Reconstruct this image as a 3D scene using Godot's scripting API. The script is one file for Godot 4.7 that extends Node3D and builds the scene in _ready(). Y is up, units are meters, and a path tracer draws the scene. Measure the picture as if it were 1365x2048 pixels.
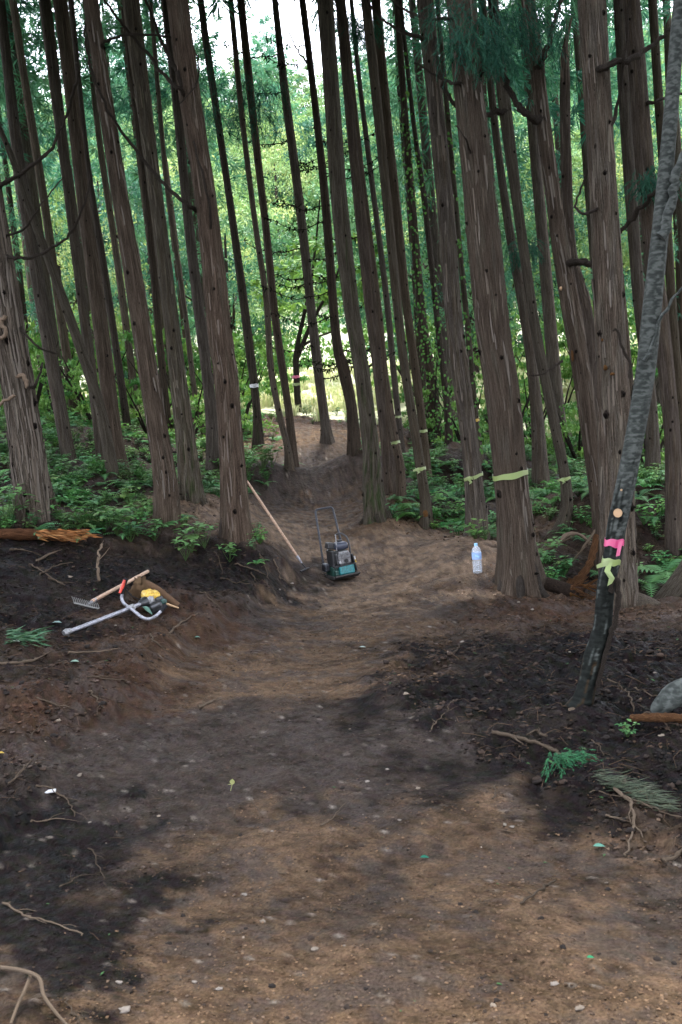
extends Node3D
# A dirt bike trail under construction in a cedar stand.

const F := 1992.0
var cam_p := Vector3(0, 1.65, 0)
var cam_b := Basis(Vector3.RIGHT, deg_to_rad(-5.7)) * Basis(Vector3.BACK, deg_to_rad(-4.6))
var rng := RandomNumberGenerator.new()
var n_a := FastNoiseLite.new()
var n_b := FastNoiseLite.new()
var n_c := FastNoiseLite.new()
var n_d := FastNoiseLite.new()
var M := {}
var used := {}

# ---------------------------------------------------------------- mesh helper
class MB:
	var v := PackedVector3Array()
	var n := PackedVector3Array()
	var uv := PackedVector2Array()
	var c := PackedColorArray()
	var ix := PackedInt32Array()
	var col := Color(1, 1, 1)

	func vert(p: Vector3, nn: Vector3, u := Vector2.ZERO) -> int:
		v.append(p); n.append(nn); uv.append(u); c.append(col)
		return v.size() - 1

	func tri(a: Vector3, b: Vector3, d: Vector3) -> void:
		# a, b, d counter-clockwise seen from the front; stored clockwise
		var nn := (b - a).cross(d - a).normalized()
		var i := v.size()
		v.append(a); v.append(d); v.append(b)
		for k in 3:
			n.append(nn); uv.append(Vector2.ZERO); c.append(col)
		ix.append(i); ix.append(i + 1); ix.append(i + 2)

	func quad(a: Vector3, b: Vector3, d: Vector3, e: Vector3) -> void:
		tri(a, b, d); tri(a, d, e)

	func box(t: Transform3D, s: Vector3, b := 0.01) -> void:
		var h := s * 0.5
		b = minf(b, minf(h.x, minf(h.y, h.z)) * 0.98)
		var q := h - Vector3(b, b, b)
		for axis in 3:
			for sg in [-1.0, 1.0]:
				var a1 := (axis + 1) % 3
				var a2 := (axis + 2) % 3
				var start := v.size()
				for i in 4:
					for j in 4:
						var p := Vector3.ZERO
						p[axis] = sg * h[axis]
						p[a1] = [-h[a1], -q[a1], q[a1], h[a1]][i]
						p[a2] = [-h[a2], -q[a2], q[a2], h[a2]][j]
						var inner := p.clamp(-q, q)
						var nn := (p - inner).normalized()
						vert(t * (inner + nn * b), (t.basis * nn).normalized(), Vector2(p[a1], p[a2]))
				for i in 3:
					for j in 3:
						var k := start + i * 4 + j
						if sg > 0:
							ix.append_array([k, k + 5, k + 4, k, k + 1, k + 5])
						else:
							ix.append_array([k, k + 4, k + 5, k, k + 5, k + 1])

	func tube(pts: Array, rad: Array, sides := 8, caps := true) -> void:
		var m := pts.size()
		var u := Vector3.ZERO
		var start := v.size()
		for i in m:
			var t: Vector3 = (pts[mini(i + 1, m - 1)] - pts[maxi(i - 1, 0)]).normalized()
			if i == 0:
				u = t.cross(Vector3(0.31, 0.2, 0.93)).normalized()
				if u.length() < 0.5: u = t.cross(Vector3.RIGHT).normalized()
			else:
				u = (u - t * u.dot(t)).normalized()
			var w := t.cross(u)
			var r: float = rad[i] if rad.size() == m else lerpf(rad[0], rad[rad.size() - 1], float(i) / maxf(1.0, m - 1))
			for j in sides + 1:
				var a := TAU * j / sides
				var nn := u * cos(a) + w * sin(a)
				vert(pts[i] + nn * r, nn, Vector2(float(j) / sides, i * 0.2))
		for i in m - 1:
			for j in sides:
				var k := start + i * (sides + 1) + j
				ix.append_array([k, k + sides + 2, k + 1, k, k + sides + 1, k + sides + 2])
		if caps:
			for e in [0, m - 1]:
				var cn: Vector3 = (pts[1] - pts[0]).normalized() * -1.0 if e == 0 else (pts[m - 1] - pts[m - 2]).normalized()
				var ci := vert(pts[e], cn, Vector2(0.5, 0.5))
				var s0 := v.size()
				for j in sides + 1:
					var src: int = start + e * (sides + 1) + j
					vert(v[src], cn, Vector2(0.5, 0.5))
				for j in sides:
					if e == 0: ix.append_array([ci, s0 + j, s0 + j + 1])
					else: ix.append_array([ci, s0 + j + 1, s0 + j])

	func lathe(t: Transform3D, prof: Array, sides := 20) -> void:
		# prof: Vector2(radius, height) from bottom to top
		var start := v.size()
		var m := prof.size()
		for i in m:
			var d: Vector2 = (prof[mini(i + 1, m - 1)] - prof[maxi(i - 1, 0)]).normalized()
			for j in sides + 1:
				var a := TAU * j / sides
				var nn := Vector3(cos(a) * d.y, -d.x, -sin(a) * d.y).normalized()
				vert(t * Vector3(cos(a) * prof[i].x, prof[i].y, -sin(a) * prof[i].x), (t.basis * nn).normalized(), Vector2(float(j) / sides, prof[i].y))
		for i in m - 1:
			for j in sides:
				var k := start + i * (sides + 1) + j
				ix.append_array([k, k + sides + 2, k + 1, k, k + sides + 1, k + sides + 2])

	func lump(t: Transform3D, s: Vector3, nz: FastNoiseLite, amp := 0.25, fr := 3.0, rows := 8, sides := 12) -> void:
		var start := v.size()
		var off := Vector3(t.origin.x * 7.0, t.origin.y * 5.0, t.origin.z * 3.0)
		for i in rows + 1:
			var th := PI * i / rows
			for j in sides + 1:
				var a := TAU * j / sides
				var d := Vector3(sin(th) * cos(a), cos(th), sin(th) * sin(a))
				var q := d * fr + off
				var r := 1.0 + amp * nz.get_noise_3d(q.x, q.y, q.z)
				vert(t * (d * r * s), (t.basis * (d / s)).normalized(), Vector2(float(j) / sides, float(i) / rows))
		for i in rows:
			for j in sides:
				var k := start + i * (sides + 1) + j
				ix.append_array([k, k + sides + 2, k + 1, k, k + sides + 1, k + sides + 2])

	func ribbon(pts: Array, half: Array) -> void:
		for i in pts.size() - 1:
			var a: Vector3 = pts[i]; var b: Vector3 = pts[i + 1]
			quad(a - half[i], a + half[i], b + half[i + 1], b - half[i + 1])

	func mesh() -> ArrayMesh:
		var arr := []
		arr.resize(Mesh.ARRAY_MAX)
		arr[Mesh.ARRAY_VERTEX] = v
		arr[Mesh.ARRAY_NORMAL] = n
		arr[Mesh.ARRAY_TEX_UV] = uv
		arr[Mesh.ARRAY_COLOR] = c
		arr[Mesh.ARRAY_INDEX] = ix
		var am := ArrayMesh.new()
		am.add_surface_from_arrays(Mesh.PRIMITIVE_TRIANGLES, arr)
		return am

# ---------------------------------------------------------------- scene helpers
func numbered(s: String) -> String:
	used[s] = used.get(s, -1) + 1
	return s if used[s] == 0 else "%s_%03d" % [s, used[s]]

func tag(o: Node3D, label := "", category := "", group := "", kind := "") -> Node3D:
	if label: o.set_meta("label", label)
	if category: o.set_meta("category", category)
	if group: o.set_meta("group", group)
	if kind: o.set_meta("kind", kind)
	return o

func thing(called: String, label: String, category: String, at := Vector3.ZERO, group := "") -> Node3D:
	var o := Node3D.new()
	o.name = numbered(called)
	add_child(o)
	o.position = at
	return tag(o, label, category, group)

func part(called: String, m: Mesh, mat: Material, parent: Node3D) -> MeshInstance3D:
	var o := MeshInstance3D.new()
	o.name = called
	o.mesh = m
	o.material_override = mat
	parent.add_child(o, true)
	return o

func solo(called: String, m: Mesh, mat: Material, at: Vector3, label: String, category: String, group := "", kind := "") -> MeshInstance3D:
	var o := MeshInstance3D.new()
	o.name = numbered(called)
	o.mesh = m
	o.material_override = mat
	add_child(o)
	o.position = at
	tag(o, label, category, group, kind)
	return o

func scatter(called: String, m: Mesh, mat: Material, xf: Array, cols: Array, parent: Node3D = null) -> MultiMeshInstance3D:
	var mm := MultiMesh.new()
	mm.transform_format = MultiMesh.TRANSFORM_3D
	mm.use_colors = true
	mm.mesh = m
	mm.instance_count = xf.size()
	for i in xf.size():
		mm.set_instance_transform(i, xf[i])
		mm.set_instance_color(i, cols[i])
	var o := MultiMeshInstance3D.new()
	o.multimesh = mm
	o.material_override = mat
	o.set_meta("kind", "stuff")
	if parent == null:
		o.name = numbered(called)
		add_child(o)
	else:
		o.name = called
		parent.add_child(o, true)
	return o

func ray(x: float, y: float) -> Vector3:
	return cam_b * Vector3((x - 682.5) / F, -(y - 1024.0) / F, -1.0)

func px(x: float, y: float, d: float) -> Vector3:
	var r := ray(x, y)
	return cam_p + r * (d / -r.z)

func rf(a: float, b: float) -> float:
	return rng.randf_range(a, b)

func spline(p: Array, per: int) -> Array:
	var out := []
	for i in p.size() - 1:
		var a = p[maxi(i - 1, 0)]; var b = p[i]; var c = p[i + 1]; var d = p[mini(i + 2, p.size() - 1)]
		for k in per:
			var t := float(k) / per
			out.append(0.5 * ((2.0 * b) + (c - a) * t + (2.0 * a - 5.0 * b + 4.0 * c - d) * t * t + (3.0 * b - a - 3.0 * c + d) * t * t * t))
	out.append(p[p.size() - 1])
	return out

# ---------------------------------------------------------------- materials
func lin(r: float, g: float, b: float) -> Color:
	return Color(r, g, b).linear_to_srgb()

func mat(r: float, g: float, b: float, rough := 0.8, metal := 0.0) -> StandardMaterial3D:
	var m := StandardMaterial3D.new()
	m.albedo_color = lin(r, g, b)
	m.roughness = rough
	m.metallic = metal
	if rough >= 0.7: m.metallic_specular = 0.18
	return m

func leaf_mat(k := 0.5) -> StandardMaterial3D:
	var m := StandardMaterial3D.new()
	m.vertex_color_use_as_albedo = true
	m.roughness = 0.55
	m.metallic_specular = 0.2
	m.backlight_enabled = true
	m.backlight = lin(k, k, k * 0.8)
	m.cull_mode = BaseMaterial3D.CULL_DISABLED
	return m

func noise(fr: float, sd: int, oct := 4) -> FastNoiseLite:
	var f := FastNoiseLite.new()
	f.noise_type = FastNoiseLite.TYPE_SIMPLEX_SMOOTH
	f.frequency = fr
	f.seed = sd
	f.fractal_octaves = oct
	return f

func tex_from(w: int, h: int, data: PackedByteArray, fmt := Image.FORMAT_L8) -> ImageTexture:
	return ImageTexture.create_from_image(Image.create_from_data(w, h, false, fmt, data))

func bark_textures(sd: int, ridges: float, stretch: float, lo: Color, hi: Color) -> Array:
	var w := 512; var h := 512
	var f := noise(1.0, sd, 2)
	var g := noise(1.0, sd + 9, 3)
	var hb := PackedByteArray(); hb.resize(w * h)
	var cb := PackedByteArray(); cb.resize(w * h * 3)
	for y in h:
		var vv := float(y) / h
		for x in w:
			var a := TAU * x / w
			var val := 0.0
			var co := 0.0
			for s in 2:
				var vy := vv + s
				var wgt := (1.0 - vv) if s == 1 else vv
				var wp := g.get_noise_3d(cos(a) * 2.0, vy * 3.0, sin(a) * 2.0 + 7.0) * 0.10
				var r := ridges / TAU
				var q := f.get_noise_3d(cos(a + wp) * r, vy * stretch, sin(a + wp) * r)
				val += wgt * (1.0 - absf(q) * 2.2)
				co += wgt * g.get_noise_3d(cos(a) * 6.0, vy * 2.5 + 20.0, sin(a) * 6.0)
			val = clampf(val, 0.0, 1.0)
			var i := y * w + x
			hb[i] = int(val * 255.0)
			var k := clampf(val * 0.75 + 0.25 + co * 0.35, 0.0, 1.0)
			var c := lo.lerp(hi, k)
			cb[i * 3] = int(clampf(c.r, 0, 1) * 255); cb[i * 3 + 1] = int(clampf(c.g, 0, 1) * 255); cb[i * 3 + 2] = int(clampf(c.b, 0, 1) * 255)
	return [tex_from(w, h, hb), tex_from(w, h, cb, Image.FORMAT_RGB8)]

func noise_tex(sz: int, fr: float, sd: int, oct: int, ramp: Array) -> NoiseTexture2D:
	var t := NoiseTexture2D.new()
	t.width = sz; t.height = sz
	t.seamless = true
	t.noise = noise(fr, sd, oct)
	if ramp.size():
		var g := Gradient.new()
		g.offsets = PackedFloat32Array(ramp[0])
		g.colors = PackedColorArray(ramp[1])
		t.color_ramp = g
	return t

func make_materials() -> void:
	var bt := bark_textures(3, 190.0, 1.7, Color(0.33, 0.30, 0.28), Color(1, 0.98, 0.95))
	var tints := {"bark": [0.122, 0.109, 0.096], "bark_red": [0.122, 0.103, 0.089], "bark_grey": [0.116, 0.105, 0.085], "bark_dark": [0.080, 0.068, 0.058], "bark_pale": [0.165, 0.145, 0.125]}
	for k in tints:
		var m := mat(tints[k][0], tints[k][1], tints[k][2], 0.9)
		m.albedo_texture = bt[1]
		m.vertex_color_use_as_albedo = true
		m.heightmap_enabled = true
		m.heightmap_texture = bt[0]
		m.heightmap_scale = 1.5
		m.uv1_scale = Vector3(2, 1, 1)
		M[k] = m
	# smooth beech-like bark
	var sm := mat(0.072, 0.076, 0.073, 0.75)
	sm.vertex_color_use_as_albedo = true
	sm.albedo_texture = noise_tex(256, 0.03, 5, 4, [[0.0, 0.42, 0.52, 0.62, 1.0], [Color(0.45, 0.46, 0.45), Color(0.58, 0.60, 0.58), Color(0.68, 0.70, 0.68), Color(0.86, 0.88, 0.85), Color(1, 1, 1)]])
	sm.uv1_triplanar = true
	sm.uv1_scale = Vector3(2.4, 4.5, 2.4)
	M.smooth = sm
	# soil
	for nm in ["soil"]:
		var g := mat(1, 1, 1, 1.0)
		g.vertex_color_use_as_albedo = true
		g.uv1_triplanar = true
		g.uv1_world_triplanar = true
		g.uv1_scale = Vector3.ONE * 0.8
		g.metallic_specular = 0.16
		g.albedo_texture = noise_tex(1024, 0.07, 21 if nm == "soil" else 22, 6, [[0.0, 0.32, 0.5, 0.68, 1.0], [Color(0.5, 0.49, 0.48), Color(0.72, 0.715, 0.71), Color(0.80, 0.80, 0.80), Color(0.87, 0.87, 0.87), Color(1, 1, 1)]])
		g.heightmap_enabled = true
		g.heightmap_texture = noise_tex(1024, 0.03, 31, 6, [])
		g.heightmap_scale = 1.5
		g.roughness_texture = noise_tex(512, 0.02, 41, 4, [[0.0, 0.45, 0.6, 1.0], [Color(0.55, 0.55, 0.55), Color(0.65, 0.65, 0.65), Color(0.88, 0.88, 0.88), Color(1, 1, 1)]] )
		M[nm] = g
	M.path = M.soil
	var fl := mat(1, 1, 1, 1.0)
	fl.vertex_color_use_as_albedo = true
	M.vcol = fl
	M.leaf = leaf_mat(0.55)
	M.needle = leaf_mat(0.6)
	var tw := mat(0.080, 0.060, 0.042, 0.9)
	tw.vertex_color_use_as_albedo = true
	M.twig = tw
	M.black_paint = mat(0.015, 0.016, 0.018, 0.45)
	M.black_rubber = mat(0.012, 0.012, 0.013, 0.85)
	M.steel_dark = mat(0.030, 0.034, 0.042, 0.4, 0.5)
	M.teal = mat(0.005, 0.14, 0.155, 0.45)
	M.dark_green = mat(0.012, 0.05, 0.04, 0.55)
	M.alu = mat(0.22, 0.225, 0.235, 0.5, 0.35)
	M.silver = mat(0.27, 0.28, 0.32, 0.4, 0.3)
	M.wood_handle = mat(0.36, 0.24, 0.165, 0.65)
	M.yellow = mat(0.46, 0.30, 0.03, 0.5)
	M.red = mat(0.55, 0.05, 0.03, 0.5)
	M.white = mat(0.38, 0.38, 0.38, 0.5)
	M.pink = mat(0.42, 0.035, 0.13, 0.35)
	M.lime = mat(0.17, 0.225, 0.065, 0.35)
	for k in ["pink", "lime", "white"]:
		M[k].backlight_enabled = true
		M[k].backlight = lin(0.3, 0.3, 0.3)
		M[k].cull_mode = BaseMaterial3D.CULL_DISABLED
	var dust := noise_tex(256, 0.03, 77, 5, [[0.0, 0.4, 0.55, 0.7, 1.0], [Color(0.55, 0.52, 0.48), Color(0.8, 0.78, 0.75), Color(0.95, 0.94, 0.93), Color(1, 1, 1), Color(1, 1, 1)]])
	for k in ["black_paint", "steel_dark", "teal", "dark_green", "alu", "silver", "yellow", "red", "wood_handle"]:
		M[k].albedo_texture = dust
		M[k].roughness_texture = dust
		M[k].uv1_triplanar = true
		M[k].uv1_scale = Vector3.ONE * 6.0
	var cut := mat(0.34, 0.225, 0.13, 0.8)
	M.cut_wood = cut
	var fw := mat(0.26, 0.135, 0.065, 0.9)
	fw.albedo_texture = bt[1]
	fw.heightmap_enabled = true
	fw.heightmap_texture = bt[0]
	fw.heightmap_scale = 1.5
	fw.vertex_color_use_as_albedo = true
	M.fresh_wood = fw
	var pet := mat(0.75, 0.85, 0.95, 0.08)
	pet.albedo_color.a = 0.22
	pet.transparency = BaseMaterial3D.TRANSPARENCY_ALPHA
	M.pet = pet
	var lab := mat(0.28, 0.45, 0.75, 0.4)
	lab.albedo_color.a = 0.6
	lab.transparency = BaseMaterial3D.TRANSPARENCY_ALPHA
	M.film = lab
	M.cap_blue = mat(0.25, 0.50, 0.75, 0.45)
	M.stone_v = mat(0.15, 0.13, 0.11, 0.9)
	M.stone_v.vertex_color_use_as_albedo = true
	M.plate = mat(0.045, 0.043, 0.040, 0.7, 0.3)
	M.tank = mat(0.022, 0.027, 0.042, 0.35)
	M.steel_tine = mat(0.16, 0.16, 0.15, 0.5, 0.5)
	M.stub = mat(0.10, 0.072, 0.050, 0.8)

# ---------------------------------------------------------------- trees: image axis points [x, y, width] from base to top, distance
var TREES := [
	{"p": [[74, 1055, 92], [62, 960, 78], [46, 830, 70], [13, 637, 68], [-25, 380, 60]], "d": 10.0, "m": "bark", "s": 1.0, "l": "thick cedar trunk with shaggy peeling bark behind the fallen log"},
	{"p": [[144, 940, 36], [132, 880, 30], [83, 600, 28], [43, 359, 25], [18, 154, 21]], "d": 14.0, "m": "bark", "l": "slim cedar trunk in ferns beside the shaggy thick trunk"},
	{"p": [[156, 862, 22], [117, 600, 18], [90, 410, 18], [41, 103, 16]], "d": 19.0, "m": "bark_grey", "l": "thin grey trunk far behind the slim fern side cedar"},
	{"p": [[231, 970, 27], [205, 834, 24], [176, 739, 22], [124, 590, 19], [67, 436, 16], [31, 333, 13], [-6, 240, 9]], "d": 12.6, "m": "bark_grey", "l": "thin strongly leaning trunk crossing in front of straighter cedars"},
	{"p": [[210, 955, 30], [198, 856, 24], [170, 640, 22], [141, 410, 21], [115, 205, 24], [90, 0, 25]], "d": 14.2, "m": "bark", "l": "slim straight cedar partly hidden by the foot of the leaning trunk"},
	{"p": [[247, 966, 38], [228, 860, 35], [195, 600, 34], [169, 410, 28], [145, 205, 28], [120, 0, 30]], "d": 13.2, "m": "bark", "l": "straight cedar trunk rising behind the thin leaning trunk"},
	{"p": [[260, 889, 19], [245, 780, 17], [205, 513, 15], [174, 308, 11], [142, 0, 12]], "d": 18.0, "m": "bark_dark", "l": "thin dark trunk far behind the strongly leaning trunk"},
	{"p": [[272, 838, 20], [264, 740, 16], [232, 500, 15], [200, 287, 13], [176, 60, 10]], "d": 22.0, "m": "bark_pale", "l": "thin pale trunk on the slope far behind the tape free cedar"},
	{"p": [[336, 1066, 62], [332, 966, 51], [309, 820, 43], [275, 600, 42], [243, 410, 36], [211, 205, 33], [182, 0, 31]], "d": 10.5, "m": "bark", "l": "straight reddish cedar trunk by the leafy plants, free of tape", "s": 0.4},
	{"p": [[383, 1008, 56], [373, 893, 43], [346, 667, 34], [314, 410, 30], [288, 205, 32], [262, 0, 35]], "d": 12.0, "m": "bark_grey", "l": "cedar trunk with mossy patch and bare orange root soil at base", "s": 0.5, "moss": 0.5},
	{"p": [[344, 904, 19], [325, 740, 16], [295, 410, 15], [270, 205, 14], [246, 0, 13]], "d": 18.0, "m": "bark_dark", "l": "thin dark trunk far behind the cedar with the mossy patch"},
	{"p": [[427, 968, 36], [422, 820, 26], [397, 610, 24], [374, 410, 20], [354, 205, 19], [330, 0, 16]], "d": 15.0, "m": "bark", "l": "slim cedar just behind the trunk that carries the leaning handle"},
	{"p": [[415, 890, 14], [392, 800, 12], [370, 620, 11], [333, 359, 10], [308, 77, 9]], "d": 18.5, "m": "bark_pale", "l": "very thin pale stem curved at its foot behind the large cedars"},
	{"p": [[476, 1092, 84], [472, 1040, 64], [464, 893, 53], [452, 747, 50], [440, 667, 52], [413, 410, 46], [382, 205, 45], [355, 0, 44]], "d": 10.4, "m": "bark_red", "l": "large cedar trunk with a tool handle leaning against it", "s": 0.4},
	{"p": [[517, 900, 26], [514, 820, 18], [500, 700, 19], [472, 487, 16], [445, 300, 15], [412, 80, 15]], "d": 17.0, "m": "bark_dark", "l": "dark mossy trunk wrapped with one white tape", "moss": 0.6},
	{"p": [[580, 940, 22], [575, 893, 15], [557, 820, 14], [541, 728, 14], [533, 600, 13], [513, 461, 12], [487, 256, 12], [462, 0, 12]], "d": 14.8, "m": "bark_pale", "l": "thin pale trunk bent near its base beside a darker twin"},
	{"p": [[587, 940, 27], [580, 838, 17], [564, 728, 17], [549, 620, 17], [533, 461, 16], [508, 246, 17], [482, 0, 17]], "d": 15.2, "m": "bark", "l": "slim dark twin trunk behind the bent pale one"},
	{"p": [[655, 888, 30], [650, 840, 21], [632, 700, 21], [600, 410, 19], [573, 205, 18], [550, 0, 13]], "d": 17.0, "m": "bark", "l": "lone slim cedar on the trail crest before the bright meadow", "twigs": 1},
	{"p": [[709, 912, 32], [704, 820, 24], [688, 740, 27], [672, 667, 21], [652, 410, 18], [630, 205, 15], [605, 0, 15]], "d": 15.0, "m": "bark_dark", "l": "dark cedar half hidden behind the mossy trailside trunk", "twigs": 1},
	{"p": [[754, 1042, 56], [746, 980, 44], [742, 893, 37], [724, 746, 34], [704, 620, 34], [680, 410, 36], [665, 205, 33], [650, 0, 35]], "d": 12.0, "m": "bark_grey", "l": "mossy straight cedar trunk at the trail edge behind the compactor", "moss": 0.7},
	{"p": [[787, 1002, 38], [775, 893, 28], [761, 746, 30], [745, 620, 30], [719, 410, 25], [695, 154, 23], [680, 0, 20]], "d": 13.0, "m": "bark_red", "l": "reddish cedar beside the curved grey stem"},
	{"p": [[803, 1010, 24], [801, 935, 19], [786, 856, 18], [771, 746, 13], [761, 637, 12], [745, 500, 9], [727, 359, 8]], "d": 12.7, "m": "bark_pale", "l": "thin grey stem curving out at the foot with green tape"},
	{"p": [[806, 925, 18], [800, 860, 14], [788, 746, 14], [774, 600, 13], [750, 410, 12], [718, 154, 10], [703, 0, 9]], "d": 17.0, "m": "bark", "l": "thin trunk with faint lime tape behind the reddish cedar"},
	{"p": [[854, 1067, 36], [851, 1003, 24], [835, 893, 21], [811, 746, 20], [796, 620, 19], [775, 410, 19], [754, 205, 20], [732, 0, 20]], "d": 11.9, "m": "bark_grey", "l": "slim trunk at the berm edge with split bark at its foot and lime tape"},
	{"p": [[852, 965, 24], [850, 893, 18], [832, 746, 19], [812, 600, 19], [792, 410, 21], [771, 205, 20], [752, 0, 20]], "d": 14.0, "m": "bark_grey", "l": "slim trunk with thin lime tape just behind its taped neighbour"},
	{"p": [[899, 897, 18], [893, 800, 14], [876, 650, 13], [850, 410, 12], [829, 256, 10], [805, 40, 8]], "d": 17.0, "m": "bark_dark", "ivy": 1, "l": "thin dark trunk dotted with ivy beside the overgrown one"},
	{"p": [[870, 868, 30], [864, 760, 24], [845, 640, 20], [822, 385, 18], [808, 200, 14]], "d": 19.0, "m": "bark_dark", "ivy": 2, "l": "dark trunk overgrown with green ivy leaves"},
	{"p": [[958, 1088, 56], [954, 1030, 45], [941, 893, 37], [922, 746, 37], [906, 610, 37], [891, 410, 36], [871, 205, 33], [850, 0, 34]], "d": 11.0, "m": "bark", "l": "straight cedar on the berm crest wearing a knotted lime tape", "s": 0.3},
	{"p": [[962, 935, 20], [953, 850, 14], [940, 700, 13], [920, 500, 12], [898, 256, 11], [880, 60, 10]], "d": 15.0, "m": "bark_grey", "ivy": 1, "l": "narrow vine grown trunk with yellow tape behind the berm"},
	{"p": [[1040, 1190, 118], [1036, 1120, 92], [1030, 1040, 78], [1021, 948, 72], [1005, 783, 71], [987, 667, 69], [971, 513, 68], [951, 308, 64], [933, 128, 62], [921, 0, 60]], "d": 9.3, "m": "bark", "l": "biggest cedar trunk with wide lime tape beside the water bottle", "s": 0.4},
	{"p": [[1098, 1092, 40], [1120, 1062, 33], [1133, 1015, 27], [1129, 948, 23], [1111, 856, 22], [1081, 710, 22], [1062, 600, 21], [1035, 410, 22], [1012, 231, 26], [990, 40, 22]], "d": 11.0, "m": "bark_grey", "l": "trunk with hooked J shaped foot and knotted lime tape"},
	{"p": [[1081, 992, 42], [1078, 880, 31], [1066, 746, 24], [1046, 610, 21], [1019, 461, 19], [990, 250, 16], [965, 0, 15]], "d": 14.0, "m": "bark", "l": "broad footed cedar between the biggest cedar and the J shaped trunk"},
	{"p": [[1206, 1150, 48], [1203, 1039, 40], [1183, 893, 34], [1164, 746, 38], [1141, 610, 40], [1122, 500, 36], [1109, 410, 32], [1086, 240, 30], [1070, 100, 29], [1056, 0, 29]], "d": 9.9, "m": "bark", "l": "dark cedar with an amber bark wound pressed against a bigger trunk", "s": 0.4},
	{"p": [[1196, 1000, 30], [1188, 860, 27], [1176, 640, 26], [1142, 500, 25], [1132, 300, 22], [1130, 150, 20], [1130, 100, 12], [1133, 80, 4]], "d": 11.2, "m": "bark_red", "l": "reddish dead snag with a splintered broken top", "snag": 1, "s": 0.5},
	{"p": [[1240, 1236, 92], [1237, 1140, 80], [1233, 1000, 77], [1229, 850, 72], [1222, 700, 66], [1217, 600, 63], [1208, 410, 59], [1196, 205, 56], [1183, 0, 56]], "d": 8.7, "m": "bark", "l": "stout cedar with cut branch wounds behind the grey sapling", "s": 0.4},
	{"p": [[1350, 1105, 44], [1346, 893, 34], [1333, 746, 34], [1312, 560, 37], [1292, 359, 38], [1272, 103, 36], [1263, 0, 34]], "d": 10.5, "m": "bark_red", "l": "reddish cedar with a bare twig reaching past the grey sapling"},
	{"p": [[1306, 970, 34], [1304, 856, 29], [1290, 700, 27], [1275, 564, 26], [1257, 308, 26], [1242, 77, 24], [1237, 0, 22]], "d": 13.0, "m": "bark", "l": "cedar trunk seen behind the stout cedar and the grey sapling"},
	{"p": [[1372, 960, 24], [1360, 800, 20], [1345, 620, 20], [1325, 308, 19], [1318, 205, 19], [1305, 0, 18]], "d": 14.0, "m": "bark_grey", "l": "slim grey cedar beyond the reddish cedar at the forest edge"},
]
# bare dead branches: tree, start width, image points from the trunk outwards
var BRANCHES := [
	[13, 8, [[392, 424], [372, 405], [328, 369], [261, 287], [215, 215], [180, 128], [169, 51]]],
	[13, 8, [[380, 199], [355, 175], [328, 149], [277, 87], [236, 36], [200, -10]]],
	[13, 9, [[379, 207], [359, 154], [328, 97], [308, 41], [290, -10]]],
	[8, 5, [[200, 95], [214, 83], [256, 69], [318, 72], [369, 85], [397, 118], [392, 169], [359, 208]]],
	[0, 8, [[-8, 378], [51, 341], [103, 297], [133, 231], [151, 174], [154, 123]]],
	[0, 5, [[10, 474], [51, 456], [82, 410], [128, 354]]],
	[0, 7, [[8, 510], [30, 516], [62, 515], [103, 497], [138, 469], [169, 410], [182, 349]]],
	[13, 6, [[421, 478], [420, 420], [400, 328], [382, 267]]],
	[30, 10, [[1018, 222], [990, 226], [952, 228], [901, 200], [875, 123], [868, 51], [865, -10]]],
	[27, 7, [[862, 80], [830, 72], [793, 59], [752, 26], [727, -10]]],
	[29, 7, [[917, 40], [890, 38], [855, 38], [809, 20], [770, -10]]],
	[32, 14, [[1088, 245], [1055, 233], [1024, 190], [998, 118], [988, 40], [980, -20]]],
	[29, 8, [[932, 174], [910, 166], [891, 159], [829, 126]]],
	[34, 13, [[1196, 138], [1212, 132], [1255, 120], [1306, 90], [1347, 56], [1390, 30]]],
	[34, 9, [[1198, 274], [1212, 262], [1234, 220], [1249, 118], [1262, -10]]],
	[34, 6, [[1200, 416], [1180, 424], [1162, 425], [1152, 410], [1173, 349], [1193, 287]]],
	[32, 14, [[1128, 532], [1157, 525], [1178, 528], [1229, 477], [1280, 420], [1316, 379], [1340, 350]]],
	[35, 8, [[1284, 212], [1310, 204], [1340, 194], [1380, 186]]],
	[32, 13, [[1075, 140], [1090, 103], [1111, 41], [1124, -10]]],
	[29, 5, [[947, 338], [940, 300], [931, 277], [911, 251]]],
	[32, 5, [[1125, 722], [1110, 733], [1088, 747], [1060, 752]]],
	[18, 4, [[618, 127], [604, 112], [590, 90], [572, 50], [558, 5]]],
	[0, 6, [[38, 654], [52, 668], [80, 696], [112, 708]]],
	[0, 7, [[58, 776], [72, 770], [80, 750], [84, 726]]],
]

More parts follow.
